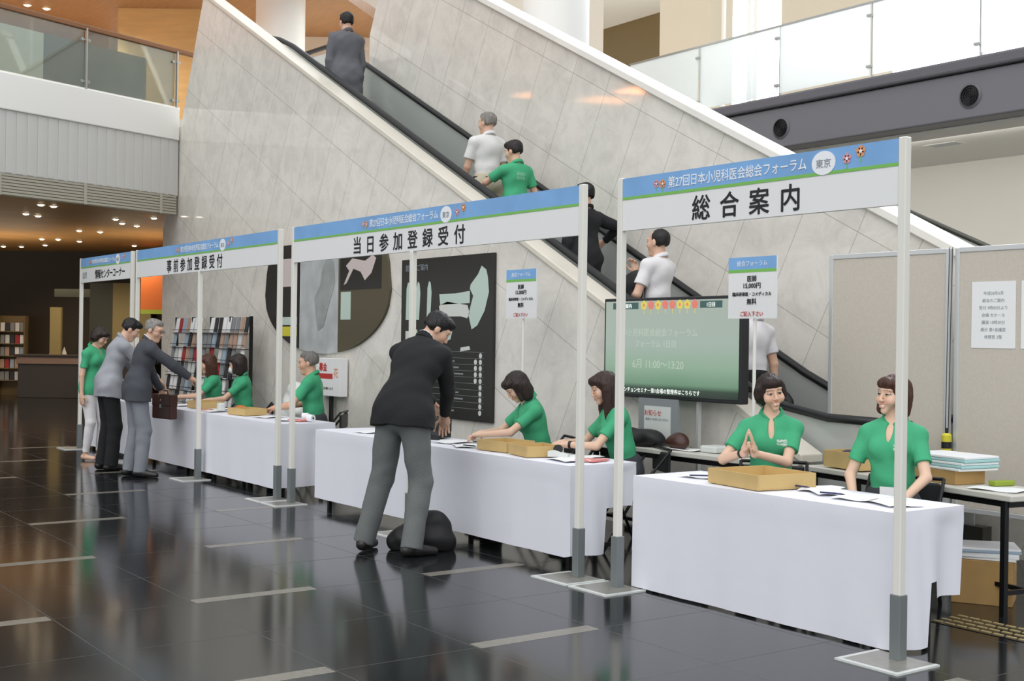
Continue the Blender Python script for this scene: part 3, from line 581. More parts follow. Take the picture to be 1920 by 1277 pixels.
b.build('banner', ['slide_d', 'slide_y', 'slide_r', 'slide_y', 'slide_r'], sc)
text('総会案内', .04, 'slide_w', sc, (-.52, -.0365, 1.812)); text('1日目', .04, 'slide_w', sc, (.48, -.0365, 1.812))
for x in (-.35, .31): MB().box(x-.012, .0, .02, x+.012, .03, 1.1).build('stand_leg', 'alu', tv)
MB().box(-.45, -.08, 0, .42, .09, .03).build('stand_base', 'dark', tv, bev=.006)
# grey poster stand below it
gs = thing('notice_board', 'grey notice with red heading standing on the back table under the screen', 'notice', (-3.40, 1.83, .722), 0)
MB().prism([(0, 0), (.0, .36), (.015, .36), (.06, 0)], -.22, .22, 'x', T=Matrix.Translation((0, -.30, 0))).build('stand', 'c_grey', gs); 
bq = MB().box(-.15, -.304, .03, .15, -.300, .30).build('sheet', 'clear', gs)
text('お知らせ', .05, 'red', bq, (-.05, -.3055, .25)); text('係員までお申し出ください', .022, 'grey_ink', bq, (0, -.3055, .20))
# ------------------------------------------------------------------ black map board and the big round relief map on the marble
mp_ = thing('map_board', 'tall black map board with mint floor plan on the marble wall', 'board', (-6.9, 1.838, 0), 0)
MB().box(-.86, -.035, .72, .86, 0, 2.36).build('panel', 'mapb', mp_, bev=.004)
b = MB(); Y0 = -.0365
def pol(P, mi): b.prism(P, Y0-.0015, Y0, 'y', mi)
pol([(.50, 1.62), (.60, 1.66), (.72, 1.80), (.79, 1.98), (.77, 2.12), (.74, 2.20), (.66, 2.24), (.60, 2.16), (.56, 2.13), (.52, 2.1), (.47, 2.06), (.46, 2.02), (.52, 1.95), (.48, 1.86), (.44, 1.76)], 0)
pol([(-.1, 1.86), (.05, 1.9), (.42, 1.86), (.46, 1.78), (.42, 1.73), (.3, 1.75), (-.08, 1.75)], 1); pol([(-.1, 1.98), (.2, 1.98), (.46, 2.0), (.46, 1.88), (-.08, 1.87)], 0)
for x in (-.72, -.52, -.30): pol([(x-.04, 1.72), (x+.03, 1.72), (x+.05, 2.0), (x+.03, 2.10), (x+.0, 2.12), (x-.03, 2.05)], 0)
pol([(-.76, 1.42), (-.55, 1.44), (-.5, 1.55), (-.53, 1.62), (-.62, 1.6), (-.76, 1.6)], 1); pol([(.05, 1.5), (.12, 1.52), (.16, 1.62), (.08, 1.66), (.04, 1.58)], 0); pol([(.3, 1.40), (.48, 1.42), (.46, 1.455), (.31, 1.44)], 1)
for i in range(10):
    z = 1.36-i*.062; b.box(-.78, Y0-.001, z+.036, .72, Y0, z+.039, 2); b.box(-.74, Y0-.001, z+.0, -.45+.1*(i % 3), Y0, z+.014, 2); b.box(-.05, Y0-.001, z-.004, .12+.08*(i % 4), Y0, z+.012, 2)
    for dx in ([.0] if i in (0, 5, 6, 7, 8, 9) else [.0, -.085]): disc(b, (.66+dx, z+.002), .026, Y0, .001, 1, 14)
b.build('plan_graphics', ['mapg', 'mapw', 'c_grey'], mp_)
text('館内のご案内', .075, 'grey_ink', mp_, (-.55, -.0375, 2.27)); text('東京国際展示場', .055, 'mapw', mp_, (-.2, -.0375, .765))
rm = thing('round_map', 'large dark round map relief on the marble wall behind the posts', 'map', (-9.62, 1.838, 2.05), 0)
R_ = 1.60
def seg_poly(xa, xb, n=24, lo=-2, hi=2):
    up_ = [(xa+(xb-xa)*i/n, min(hi, math.sqrt(max(0, R_**2-(xa+(xb-xa)*i/n)**2))*.78)) for i in range(n+1)]
    dn = [(xb-(xb-xa)*i/n, max(lo, -math.sqrt(max(0, R_**2-(xb-(xb-xa)*i/n)**2))*.78*.58)) for i in range(n+1)]
    return dn+up_
def under(P): return [(x, min(z, .62)) for x, z in P]
MB().prism(under(seg_poly(-R_, -.62)), -.03, 0).build('dark_field', 'mapb', rm)
MB().prism(under(seg_poly(-.60, .40)), -.026, 0).build('relief_field', 'mapgr', rm)
MB().prism(under(seg_poly(.42, R_)), -.03, 0).build('olive_field', 'mapol', rm)
b = MB(); Y0 = -.0315
pol([(-.1, -.45), (.05, -.40), (.2, -.1), (.32, .1), (.3, .35), (.15, .45), (0, .3), (-.05, .1), (-.2, -.05), (-.15, -.3)], 0)
b.build('land', ['mapgrd'], rm, loc=(0, .0035, 0))
def pic(*ops):
    b = MB()
    for o_, mi in ops:
        if len(o_) == 4 and not isinstance(o_[0], tuple): b.box(o_[0], -.032-.0006*mi, o_[1], o_[2], -.0305, o_[3], mi)
        else: b.prism(list(o_), -.0345, -.0325, 'y', mi)
    return b
pic(((.46, .02, 1.42, .46), 0), (((.55, .08), (.62, .1), (.78, .26), (.95, .22), (1.05, .12), (1.2, .2), (1.3, .36), (1.22, .40), (1.05, .34), (.9, .36), (.75, .38), (.6, .30), (.68, .24)), 1)).build('picture_panel', ['mapb', 'mapp'], rm)
for r_, m_ in (((.46, .48, .8, .62), 'greensign'), ((.48, -.32, .72, 0), 'mapg'), ((-1.15, .1, -.75, .45), 'mapp'), ((-1.2, -.38, -.66, -.28), 'mapg'), ((-1.2, -.52, -.66, -.40), 'yellow')): pic((r_, 0)).build('picture_panel', m_, rm)
# red headed notice and brochure rack by the wall
rb = thing('notice_stand', 'white boxed notice with red heading on the marble wall', 'notice', (-9.27, 1.72, 0), 0)
MB().box(-.30, 0, .84, .30, .10, 1.28).build('box', 'paper', rb, bev=.004); MB().box(-.02, .03, 0, .02, .07, .84).build('leg', 'dark', rb); MB().box(-.2, -.08, 0, .2, .1, .02).build('base', 'dark', rb)
b = MB(); b.box(-.25, -.0015, 1.04, .12, 0, 1.10); b.build('red_bar', 'red', rb); text('募金', .10, 'red', rb, (-.12, -.002, 1.18), bold=.03); text('ご協力お願いします', .035, 'ink', rb, (-.02, -.002, .93)); text('花', .12, 'orange_ink', rb, (.2, -.002, 1.12))
rk = thing('brochure_rack', 'black wire brochure rack full of leaflets against the marble wall', 'rack', (-12.45, 1.45, 0), 0)
for x in (-1.30, -.66, 0, .66, 1.30): MB().box(x-.015, .12, 0, x+.015, .16, 1.78).build('upright', 'black', rk)
for j in range(7):
    z = .35+j*.20; y = -.10+j*.032
    b = MB(); b.box(-1.3, y-.02, z, 1.3, y+.05, z+.008); b.box(-1.3, y-.022, z+.05, 1.3, y-.016, z+.058); b.build('shelf', 'black', rk)
MB().box(-1.32, -.15, 0, 1.32, .2, .06).build('base', 'black', rk)
rnd = random.Random(7); MM = ['c_red', 'c_grey', 'c_dark', 'c_tan', 'c_blue', 'paper', 'clear', 'paper', 'c_grey', 'c_dark']
br0 = {}
CN = {'c_red': 'red', 'c_grey': 'grey', 'c_dark': 'dark', 'c_tan': 'tan', 'c_blue': 'pale blue', 'paper': 'white', 'clear': 'pale grey'}
ROW = ['bottom', 'second', 'third', 'fourth', 'fifth', 'sixth', 'top']
def leaflet(m, loc, tilt, label, grp):
    if m not in br0:
        o = MB().box(-.05, -.006, 0, .05, .006, .21).build('leaflet', m); br0[m] = o
    else: o = br0[m].copy(); COL.objects.link(o)
    o.location = loc; o.rotation_euler = (tilt, 0, 0); return tag(o, label, 'leaflet', grp)
for j in range(7):
    for i in range(18):
        if rnd.random() < .12: continue
        m = rnd.choice(MM); leaflet(m, (-12.45-1.22+i*.1435, 1.45-.10+j*.032+.012, .361+j*.20), -.15, f'{CN[m]} leaflet on the {ROW[j]} shelf of the wire rack by the marble', 'leaflets in the wire rack')
# ------------------------------------------------------------------ lobby furniture
rc = thing('reception_counter', 'dark reception counter with pale stone front band in the lobby', 'counter', (-26.98, 2.72, 0), math.atan2(.811, .584))
MB().box(0, 0, 0, 3.2, .7, .80).build('body', 'counter', rc, bev=.01); MB().box(-.02, -.04, .80, 3.22, .7, .98).build('front_band', 'ctop', rc, bev=.01); MB().box(-.05, -.08, .98, 3.25, .75, 1.03).build('top', 'counter', rc, bev=.01)
for k, (u, n) in enumerate(((.55, 'small white sign on the dark reception counter'), (.85, 'white leaflet holder on the dark reception counter'))):
    p = Vector((-26.98, 2.72, 0))+R3*u; tag(MB().prism([(-.06, 0), (.06, 0), (0, .12+.06*k)], -.12, .12, 'x').build('counter_sign', 'paper', loc=(p.x-.2, p.y+.3, 1.032), rz=-.3), n, 'sign')
for k in range(2):
    p = Vector((-28.9, 2.05, 0))+R3*(.75*k)
    t = thing('brochure_shelf', ['brown brochure shelf at the left edge of the lobby', 'brown brochure shelf beside the reception counter'][k], 'shelf', p, math.atan2(.811, .584), 'brochure shelves in the lobby')
    MB().box(0, .1, 0, .66, .16, 1.95).build('back_panel', 'dim', t)
    for j in range(5): MB().box(0, -.12, .35+j*.30, .66, .1, .37+j*.30).build('shelf', 'dim', t)
    for x in (0, .64): MB().box(x, -.12, 0, x+.02, .16, 1.95).build('side_panel', 'dim', t)
    ROWS = ['lowest', 'second', 'middle', 'fourth', 'top']
    for j in range(5):
        for i in range(5):
            q = Vector(p)+R3*(.09+i*.12)+Vector((.811, -.584, 0))*.04; m = rnd.choice(MM)
            o = leaflet(m, (q.x, q.y, .371+j*.30), 0, f'{CN[m]} leaflet on the {ROWS[j]} shelf of the {["left edge", "counter side"][k]} lobby stand', 'leaflets in the lobby shelves'); o.rotation_euler = (0, 0, math.atan2(.811, .584))
b = MB(); b.box(-.4, -.012, 0, .4, 0, .18); o = b.build('wall_sign', 'slate', loc=(-24.7, 3.3, 2.35), rz=math.atan2(.811, .584))
struct(o); o.name = 'trim_sign'
# ------------------------------------------------------------------ people: bodies and clothes grown as smooth distance fields
f32 = np.float32
A = lambda *v: np.array(v, float)
def Rx(a): c, s = math.cos(a), math.sin(a); return np.array([[1, 0, 0], [0, c, -s], [0, s, c]])      # + bends forward (front is -y)
def Ry(a): c, s = math.cos(a), math.sin(a); return np.array([[c, 0, s], [0, 1, 0], [-s, 0, c]])      # + leans to the person's left (+x)
def Rz(a): c, s = math.cos(a), math.sin(a); return np.array([[c, -s, 0], [s, c, 0], [0, 0, 1]])      # + turns to the left
def unit(v): v = np.asarray(v, float); return v/(np.linalg.norm(v)+1e-9)
D2R = math.radians
class SDF:
    """list of round cones and ellipsoids, blended; baked on a voxel grid and skinned"""
    def __init__(s): s.p = []
    def cone(s, a, b, r1, r2, k=.02, cap=False, op='u', fl=None):
        s.p.append(('c', np.asarray(a, float), np.asarray(b, float), r1, r2, k, cap, op, fl)); return s
    def ell(s, c, r, R=None, k=.02, op='u'):
        s.p.append(('e', np.asarray(c, float), np.asarray(r, float), np.eye(3) if R is None else R, 0, k, False, op, None)); return s
    def cut(s, pt, n, k=.004): s.p.append(('p', np.asarray(pt, float), unit(n), 0, 0, k, False, 'x', None)); return s
    def bake(s, vox, noise=None):
        lo = np.full(3, 9e9); hi = -lo
        for t, a, b, r1, r2, k, cap, op, fl in s.p:
            if op != 'u': continue
            if t == 'c': m = max(r1, r2)*1.25; lo = np.minimum(lo, np.minimum(a, b)-m); hi = np.maximum(hi, np.maximum(a, b)+m)
            else: m = b.max(); lo = np.minimum(lo, a-m); hi = np.maximum(hi, a+m)
        lo -= .03; hi += .03; n = np.ceil((hi-lo)/vox).astype(int)+1
        arr = np.full(n, .3, f32); ax = [(lo[i]+vox*np.arange(n[i])).astype(f32) for i in range(3)]
        for t, a, b, r1, r2, k, cap, op, fl in s.p:
            if t == 'p':
                d = (ax[0][:, None, None]-a[0])*b[0]+(ax[1][None, :, None]-a[1])*b[1]+(ax[2][None, None, :]-a[2])*b[2]
                arr = np.maximum(arr, d.astype(f32)); continue
            if t == 'c': m = max(r1, r2)*1.3+k+3*vox; l = np.minimum(a, b)-m; h = np.maximum(a, b)+m
            else: m = b.max()+k+3*vox; l = a-m; h = a+m
            i0 = np.clip(np.floor((l-lo)/vox).astype(int), 0, n); i1 = np.clip(np.ceil((h-lo)/vox).astype(int)+1, 0, n)
            if (i1 <= i0).any(): continue
            sl_ = tuple(slice(i0[i], i1[i]) for i in range(3))
            X = ax[0][sl_[0]][:, None, None]; Y = ax[1][sl_[1]][None, :, None]; Z = ax[2][sl_[2]][None, None, :]
            if t == 'c':
                ab = b-a; L2 = ab@ab+1e-12
                u = ((X-a[0])*ab[0]+(Y-a[1])*ab[1]+(Z-a[2])*ab[2])/L2; uc = np.clip(u, 0, 1)
                px, py, pz = X-(a[0]+uc*ab[0]), Y-(a[1]+uc*ab[1]), Z-(a[2]+uc*ab[2])
                q2 = px*px+py*py+pz*pz
                if fl is not None:                              # flattened along one direction
                    w_, g = fl; dd = px*w_[0]+py*w_[1]+pz*w_[2]; q2 = q2+(g*g-1)*dd*dd
                d = np.sqrt(q2)-(r1+uc*(r2-r1))
                if cap: L = math.sqrt(L2); d = np.maximum(d, (u-1)*L)
                if cap == 2: d = np.maximum(d, -u*L)
            else:
                R = r1; q = [(X-a[0])*R[0, j]+(Y-a[1])*R[1, j]+(Z-a[2])*R[2, j] for j in range(3)]
                k0 = np.sqrt(sum((q[j]/b[j])**2 for j in range(3))); k1 = np.sqrt(sum((q[j]/b[j]**2)**2 for j in range(3)))+1e-9
                d = k0*(k0-1)/k1
            d = d.astype(f32); o = arr[sl_]
            if op == 'u':
                h = np.clip(.5+.5*(o-d)/k, 0, 1); arr[sl_] = o*(1-h)+d*h-k*h*(1-h)
            else:
                d = -d; h = np.clip(.5-.5*(o-d)/k, 0, 1); arr[sl_] = o*(1-h)+d*h+k*h*(1-h)
        if noise is not None: arr += noise(ax[0][:, None, None], ax[1][None, :, None], ax[2][None, None, :]).astype(f32)
        arr[0] = arr[-1] = .3; arr[:, 0] = arr[:, -1] = .3; arr[:, :, 0] = arr[:, :, -1] = .3
        g = openvdb.FloatGrid(.3); g.copyFromArray(np.ascontiguousarray(arr)); P, Q = g.convertToQuads(0.0)
        return P.astype(float)*vox+lo, Q
def mesh_obj(name, PQ, m, parent, color=None, flip=True):
    P, Q = PQ; me = bpy.data.meshes.new(name); n = len(P); f = len(Q)
    if flip: Q = Q[:, ::-1]
    me.vertices.add(n); me.vertices.foreach_set('co', P.astype(f32).ravel())
    me.loops.add(4*f); me.loops.foreach_set('vertex_index', np.ascontiguousarray(Q).astype(np.int32).ravel())
    me.polygons.add(f); me.polygons.foreach_set('loop_start', np.arange(0, 4*f, 4, dtype=np.int32)); me.update(calc_edges=True)
    me.materials.append(m); me.shade_smooth()
    if color is not None:
        at = me.color_attributes.new('Col', 'FLOAT_COLOR', 'POINT'); c = np.ones((n, 4), f32); c[:, :3] = color(P); at.data.foreach_set('color', c.ravel())
    o = bpy.data.objects.new(name, me); COL.objects.link(o)
    if parent: o.parent = parent
    return o
def folds(amp, fz=14, fx=9, seed=0):
    r = random.Random(seed); p = [r.uniform(0, 6) for _ in range(6)]
    def fn(X, Y, Z):
        w1 = np.sin(X*7+p[0]+2*np.sin(Z*5+p[1])); w2 = np.sin(Y*8+p[2]+1.5*np.sin(Z*6+p[3]))
        return amp*(np.sin(fz*Z+fx*X+2.2*w2+p[4])*.6+np.sin(fz*1.7*Z-fx*1.3*Y+2*w1+p[5])*.4+.5*np.sin(31*X+23*Z+2*w2)*np.sin(27*Y-17*Z+p[0]))
    return fn
lin = lambda h: np.array(srgb(h)[:3])
M['skin'] = mat('skin', 'd8ad92', .5, attr='Col', sss=.08); M['hairc'] = {}
def cloth_mat(name, col, r=.85, sc=90):
    if name not in M: M[name] = mat(name, col, r, noise=(7, .05), bump=(sc, .18))
    return M[name]
def hair_mat(col):
    k = 'hair_'+col
    if k not in M: M[k] = mat(k, col, .42, spec=.4, noise=(55, .35, (1, 1, .12)), bump=(80, .35, (1, 1, .1)))
    return M[k]
def polo_mat():
    m = mat('green_polo', '3fae78', .85, noise=(7, .06), bump=(110, .15), attr='Col'); return m
M['polo'] = polo_mat()
GREEN = lin('44ab7c'); WHITE = lin('e9efe9')
def ik(a, t, l1, l2, hint):
    d = t-a; L = min(np.linalg.norm(d), (l1+l2)*.995); u = unit(d); t = a+u*L
    x = (l1*l1-l2*l2+L*L)/(2*L); h = math.sqrt(max(0, l1*l1-x*x)); v = np.asarray(hint, float); v = unit(v-u*(v@u)); return a+u*x+v*h, t
PIX = []
def person(label, loc, front, h=1.62, fem=True, pz=None, lean=0, side=0, twist=0, bend=.45, hp=0, hy=0, hr=0, LH=None, RH=None, Lp=(.6, .5, -.5), Rp=(-.6, .5, -.5), LF=(.10, 0), RF=(-.10, 0), fy=(0, 0),
           sit=False, curl=(.5, .5), palmL=None, palmR=None, handdirL=None, handdirR=None, hair=('bob', '2a1c17'), top='polo', topc=None, legs='3a3d42', shoes='1c1a19', skin='dcb39a', bulk=1, vox=.006, mask=False, smile=0, glasses=False, shirt=None, hem=.10, group=None, LHw=None, RHw=None, bare=False, mark=None, seed=1, belt=False):
    s = h/1.70; hs = s**.35
    pz = pz if pz is not None else .945*s
    _t = math.atan2(front[0], -front[1]); wl = lambda v: Rz(-_t)@(A(*v)-A(*loc))
    if LHw is not None: LH = wl(LHw)
    if RHw is not None: RH = wl(RHw)
    R0 = Rx(D2R(lean*bend))@Ry(D2R(side*.5)); Rm = Rz(D2R(twist*.5))@Rx(D2R(lean*(bend+1)/2))@Ry(D2R(side*.8)); R1 = Rz(D2R(twist))@Rx(D2R(lean))@Ry(D2R(side))
    pel = A(0, 0, pz); wst = pel+R0@A(0, 0, .155*s); che = wst+Rm@A(0, 0, .10*s)+R1@A(0, -.005, .08*s); nek = che+R1@A(0, .018, .148*s)
    Rh = Rz(D2R(hy))@Rx(D2R(hp))@Ry(D2R(hr)); Rn = Rx(D2R(lean*.55+hp*.35))
    hd = nek+Rn@A(0, .0, .075*hs)+Rh@A(0, -.018, .088*hs)
    sw = (.150 if fem else .176)*s; sh = [che+R1@A(q*sw, .008, (.078 if fem else .086)*s) for q in (1, -1)]
    root = thing('person', label, 'person', loc, math.atan2(front[0], -front[1]), group)
    U, Fo = .275*s, .245*s; ar = .90 if fem else 1.08
    el, wr = [], []
    for q, t, p in ((0, LH, Lp), (1, RH, Rp)):
        sg = 1 if q == 0 else -1
        t = A(*t) if t is not None else sh[q]+A(sg*.06, -.03, -(U+Fo)*.985)
        e, t = ik(sh[q], t, U, Fo, p); el.append(e); wr.append(t)
    hipx = .088*s; hip = [pel+R0@A(q*hipx, 0, -.03*s) for q in (1, -1)]; kn, an = [], []
    TH = .428*s; SH = .408*s
    for q, Ft in ((0, LF), (1, RF)):
        t = A(Ft[0], Ft[1], .085) if len(Ft) == 2 else A(*Ft)
        k_, t = ik(hip[q], t, TH, SH, A((.25 if q == 0 else -.25) if sit else 0, -1, .6 if sit else .0)); kn.append(k_); an.append(t)
    # ---- body
    B = SDF(); b = bulk; k = .035*s
    def torso(S, off, kk):
        S.ell(pel+R0@A(0, .008, .0), (A(.146 if fem else .150, .112, .125)*b+off/s)*s, R0, kk)
        S.ell(wst, (A(.122 if fem else .142, .098, .15)*b+off/s)*s, Rm, kk)
        S.ell(che, (A(.142 if fem else .165, .108, .165)*b+off/s)*s, R1, kk)
        a_, c_ = [che+R1@A(q*sw*.78, .010, (.074 if fem else .084)*s) for q in (1, -1)]
        S.cone(a_, c_, (.043 if fem else .055)*s+off, (.043 if fem else .055)*s+off, kk)
        S.ell(che+R1@A(0, .03, .06*s), (A(.118 if fem else .148, .085, .11)*b+off/s)*s, R1, kk)
        if fem:
            for q in (1, -1): S.ell(che+R1@A(q*.062*s, -.082*s, .005*s), A(.052, .044, .055)*s+off*.6, R1, .035)
    torso(B, -.004, k)
    B.cone(nek+R1@A(0, .008, -.03), hd+Rh@A(0, .018, -.055)*hs, (.046 if fem else .058)*s, (.044 if fem else .054)*s, .025)
    for q in (0, 1): B.cone(nek+R1@A(0, .012, .0), sh[q]+R1@A(0, .004, .005), .045*s, .042*s, .04)
    for q in (0, 1):
        B.cone(sh[q], el[q], .046*s*ar, .036*s*ar, .02); B.cone(el[q], wr[q], .037*s*ar, .025*s*ar, .012)
        B.cone(hip[q], kn[q], .078*s, .052*s, .03); B.cone(kn[q], an[q], .050*s, .034*s, .02)
        if bare: B.cone(an[q]+A(0, .03, -.04), an[q]+Rz(D2R(fy[q]))@A(0, -.13, -.055), .032, .026, .02)
    # head
    H = lambda *v: hd+Rh@(A(*v)*hs)
    def he(S, c, r, kk=.02, op='u', R=None): S.ell(H(*c), A(*r)*hs, Rh if R is None else Rh@R, kk, op)
    he(B, (0, .012, .035), (.073, .091, .082)); jw = .053 if fem else .060
    B.cone(H(0, -.030, -.018), H(0, -.060, -.090 if fem else -.096), jw*hs, (.021 if fem else .029)*hs, .03)
    for q in (1, -1): he(B, (q*.034, -.052, -.026), (.030, .030, .032)); he(B, (q*.077, .012, -.006), (.010, .021, .031), .008)
    he(B, (0, -.074, .032), (.052, .020, .016), .02)
    for q in (1, -1): he(B, (q*.031, -.103, .006), (.019, .014, .011), .012, 's')
    for q in (1, -1): he(B, (q*.031, -.076, .005), (.0145, .0135, .012), .004)
    B.cone(H(0, -.088, .008), H(0, -.101 if fem else -.105, -.028), .0065*hs, (.0095 if fem else .0115)*hs, .013)
    for q in (1, -1): he(B, (q*.010, -.094, -.032), (.0075, .008, .007), .008)
    mz = -.060
    if smile:
        he(B, (0, -.098, mz-.004), (.026, .012, .0085), .006, 's'); he(B, (0, -.081, mz-.003), (.021, .008, .007), .004)
        for q in (1, -1): he(B, (q*.040, -.062, -.032), (.018, .018, .016), .022)
    he(B, (0, -.0865, mz+.0075), (.023, .009, .0042), .008); he(B, (0, -.0845, mz-.0105 if smile else mz-.006), (.020, .009, .0055), .008)
    # hands
    for q in (0, 1):
        sg = 1 if q == 0 else -1
        hdir = (handdirL, handdirR)[q]; y = unit(hdir) if hdir is not None else unit(wr[q]-el[q])
        pn = (palmL, palmR)[q]; n_ = A(*pn) if pn is not None else A(-sg, 0, 0)       # palm faces this way
        n_ = unit(n_-y*(n_@y)); x = np.cross(y, n_)*(1)                               # across the palm
        thumb = x if (x@A(0, -1, .3)) > 0 else -x
        if pn is not None and abs(n_[2]) > .6: thumb = x if (x@A(-sg, 0, 0)) > 0 else -x
        g = .94*hs if fem else 1.03*hs; W0 = wr[q]; cu = curl[q]
        B.ell(W0+y*.046*g, A(.040, .050, .0165)*g, np.stack([thumb, y, n_], 1), .012)
        B.cone(W0-y*.01, W0+y*.03*g, .024*g, .024*g, .015)
        for j, (xo, ln) in enumerate(((.030, .072), (.011, .080), (-.009, .075), (-.028, .060))):
            p = W0+y*(.086-.006*abs(j-1))*g+thumb*xo*g; ang = cu*(.35+.06*j); r = .0084*g
            for i, fr in enumerate((.45, .32, .26)):
                dv = y*math.cos(ang)+n_*math.sin(ang)+thumb*(.05*(1.2-j*.8)); e_ = p+unit(dv)*ln*fr*g; B.cone(p, e_, r, r*.92, .005); p = e_; r *= .92; ang += cu*(.75-.1*i)
        p = W0+y*.022*g+thumb*.030*g; r = .0105*g
        for i, (dv, ln) in enumerate(((thumb*.75+y*.65+n_*.25, .042), (thumb*.35+y*.9+n_*(.2+.3*cu), .032), (thumb*.1+y*.9+n_*(.2+.5*cu), .024))): e_ = p+unit(dv)*ln*g; B.cone(p, e_, r, r*.9, .007); p = e_; r *= .9
    SK = lin(skin); lipc = SK*A(.90, .66, .64) if fem else SK*A(.88, .66, .62); hc = lin(hair[1])
    def color(P):
        C = np.tile(SK, (len(P), 1)); L = ((P-hd)@Rh)/hs; x, y, z = L[:, 0], L[:, 1], L[:, 2]; fr = y < -.045
        ck = np.exp(-(((abs(x)-.042)/.02)**2+((z+.03)/.018)**2))*fr; C = C*(1-ck[:, None]*(1-A(1.0, .86, .84))*.8)
        zs = z-(.0055*(x/.025)**2 if smile else 0*x); m = fr & (np.abs(zs-mz-.001) < (.0155 if smile else .013)*(1-(x/.030)**2)) & (abs(x) < .029) & (y < -.070); C[m] = lipc
        if smile: t = fr & (abs(x) < .021) & (abs(zs-mz+.0015) < .0058*(1-(x/.026)**2)) & (y > -.0905) & (y < -.06); C[t] = lin('efeae4')
        for q in (1, -1):
            ex = x-q*.031; ez = z-.0045-.03*ex*q
            ey = fr & ((ex/.0155)**2+(ez/(.0064 if not smile else .0050))**2 < 1); C[ey] = lin('cfc6bf')
            ir = fr & (ex**2+ez**2 < .0082**2) & ey; C[ir] = lin('1d1512')
            lid = fr & (abs(ez-(.0066 if not smile else .0050)+(ex/.016)**2*.004) < .0024) & (abs(ex) < .0170); C[lid] = lin('2b1d18')
            br = fr & (abs(z-.030+.10*ex*q+((ex*q)/.022)**2*.004) < .0030) & (abs(ex) < .020); C[br] = C[br]*.42+hc*.58
        return C
    mesh_obj('body', B.bake(vox), M['skin'], root, color)
    # ---- hair
    st, hcol = hair; Hh = SDF(); rn = random.Random(seed)
    HN = lambda X, Y, Z: .0022*np.sin(160*np.arctan2(X-hd[0], Y-hd[1])*.35+1.1*np.sin(Z*14+X*9))+.0014*np.sin(120*X+90*Y+1.5*np.sin(Z*11))
    def hx(c, r, kk=.02, op='u', R=None): he(Hh, c, r, kk, op, R)
    if st == 'short':
        hx((0, .020, .047), (.080, .097, .083)); hx((0, .055, .0), (.070, .055, .060)); hx((0, -.050, .085), (.058, .048, .034), .03)
        for q in (1, -1): hx((q*.068, .015, .02), (.016, .040, .040))
        hx((0, -.118, -.022), (.066, .080, .082), .010, 's'); Hh.cut(H(0, .0, -.058), Rh@A(0, .45, -1))
        for q in (1, -1): hx((q*.086, -.0, -.020), (.022, .028, .034), .01, 's')
    elif st == 'grey':
        hx((0, .026, .042), (.079, .093, .080)); hx((0, .055, .0), (.070, .054, .058)); hx((0, -.030, .085), (.052, .045, .030), .03)
        for q in (1, -1): hx((q*.068, .020, .015), (.014, .036, .036))
        hx((0, -.118, -.010), (.066, .082, .086), .010, 's'); Hh.cut(H(0, .0, -.054), Rh@A(0, .45, -1))
        for q in (1, -1): hx((q*.086, -.0, -.020), (.022, .028, .034), .01, 's')
    elif st == 'receding':
        hx((0, .030, .040), (.080, .092, .084)); hx((0, .055, .0), (.071, .056, .060))
        hx((0, -.105, .035), (.066, .095, .105), .012, 's'); Hh.cut(H(0, .0, -.060), Rh@A(0, .45, -1))
        for q in (1, -1): hx((q*.086, -.0, -.020), (.020, .026, .034), .01, 's')
    else:
        ln = {'bob': -.100, 'bobshort': -.085, 'pixie': -.012, 'long': -.16}[st]; wd = {'bob': .080, 'bobshort': .082, 'pixie': .078, 'long': .076}[st]
        hx((0, .018, .046), (.083, .100, .086)); hx((0, .045, -.01), (.082, .068, .085), .03); hx((0, .052, ln*.75), (wd-.004, .050, .050), .04)
        for q in (1, -1):
            Hh.cone(H(q*.068, -.005, .03), H(q*wd, -.005 if st != 'long' else -.02, ln), .028*hs, .024*hs, .035); Hh.cone(H(q*.064, .035, .0), H(q*(wd-.010), .030, ln-.008), .034*hs, .028*hs, .03)
            if st == 'bob': Hh.cone(H(q*.070, -.035, .03), H(q*.083, -.048, ln+.012), .014*hs, .015*hs, .015)
        hx((0, -.062, .068), (.064, .042, .040), .02)
        if st == 'long':
            bk = unit(R1@A(0, .25, -1)); p0 = H(0, .06, -.06)
            for q in (1, 0, -1): Hh.cone(H(q*.05, .052, -.05), H(q*.05, .052, -.05)+A(0, .03, -.30)*s, .046*hs, .030*hs, .03)
            Hh.cone(H(.066, .0, -.02), H(.074, -.015, -.12)+A(0, 0, -.16)*s, .032*hs, .020*hs, .03); Hh.cone(H(-.066, .0, -.02), H(-.074, -.015, -.12)+A(0, 0, -.16)*s, .032*hs, .020*hs, .03)
        bz = .022 if st != 'pixie' else .026
        hx((0, -.108, bz-.085), (.058, .075, .088), .012, 's'); hx((.012, -.118, .0), (.050, .052, .040), .012, 's')
    mesh_obj('hair', Hh.bake(vox*.85, HN), hair_mat(hcol), root)
    # ---- legs
    tf = legs is not None
    if tf:
        Tr = SDF(); bl = legs if isinstance(legs, str) else legs[0]
        Tr.ell(pel+R0@A(0, .012, -.01), (A(.160 if fem else .158, .122, .125)*b)*s+.010, R0, .03); Tr.ell(wst+Rm@A(0, .004, -.09*s), (A(.135 if fem else .150, .108, .06)*b)*s+.008, Rm, .04)
        fl_ = .012 if not fem else .0
        for q in (0, 1):
            Tr.cone(hip[q]+A(0, .01, .0), kn[q], .097*s*b, (.066+fl_)*s, .035); d_ = unit(an[q]-kn[q]); Tr.cone(kn[q], an[q]+d_*(.035 if not bare else -.02), (.066+fl_)*s, (.058+fl_*1.1 if not fem else .046)*s, .02, cap=True)
        Tr.cut(wst+Rm@A(0, 0, .02*s), Rm@A(0, 0, 1))
        ob = mesh_obj('trousers', Tr.bake(.009, folds(.0036, 13, 14, seed)), cloth_mat('wool_'+bl, bl, .9, 70), root)
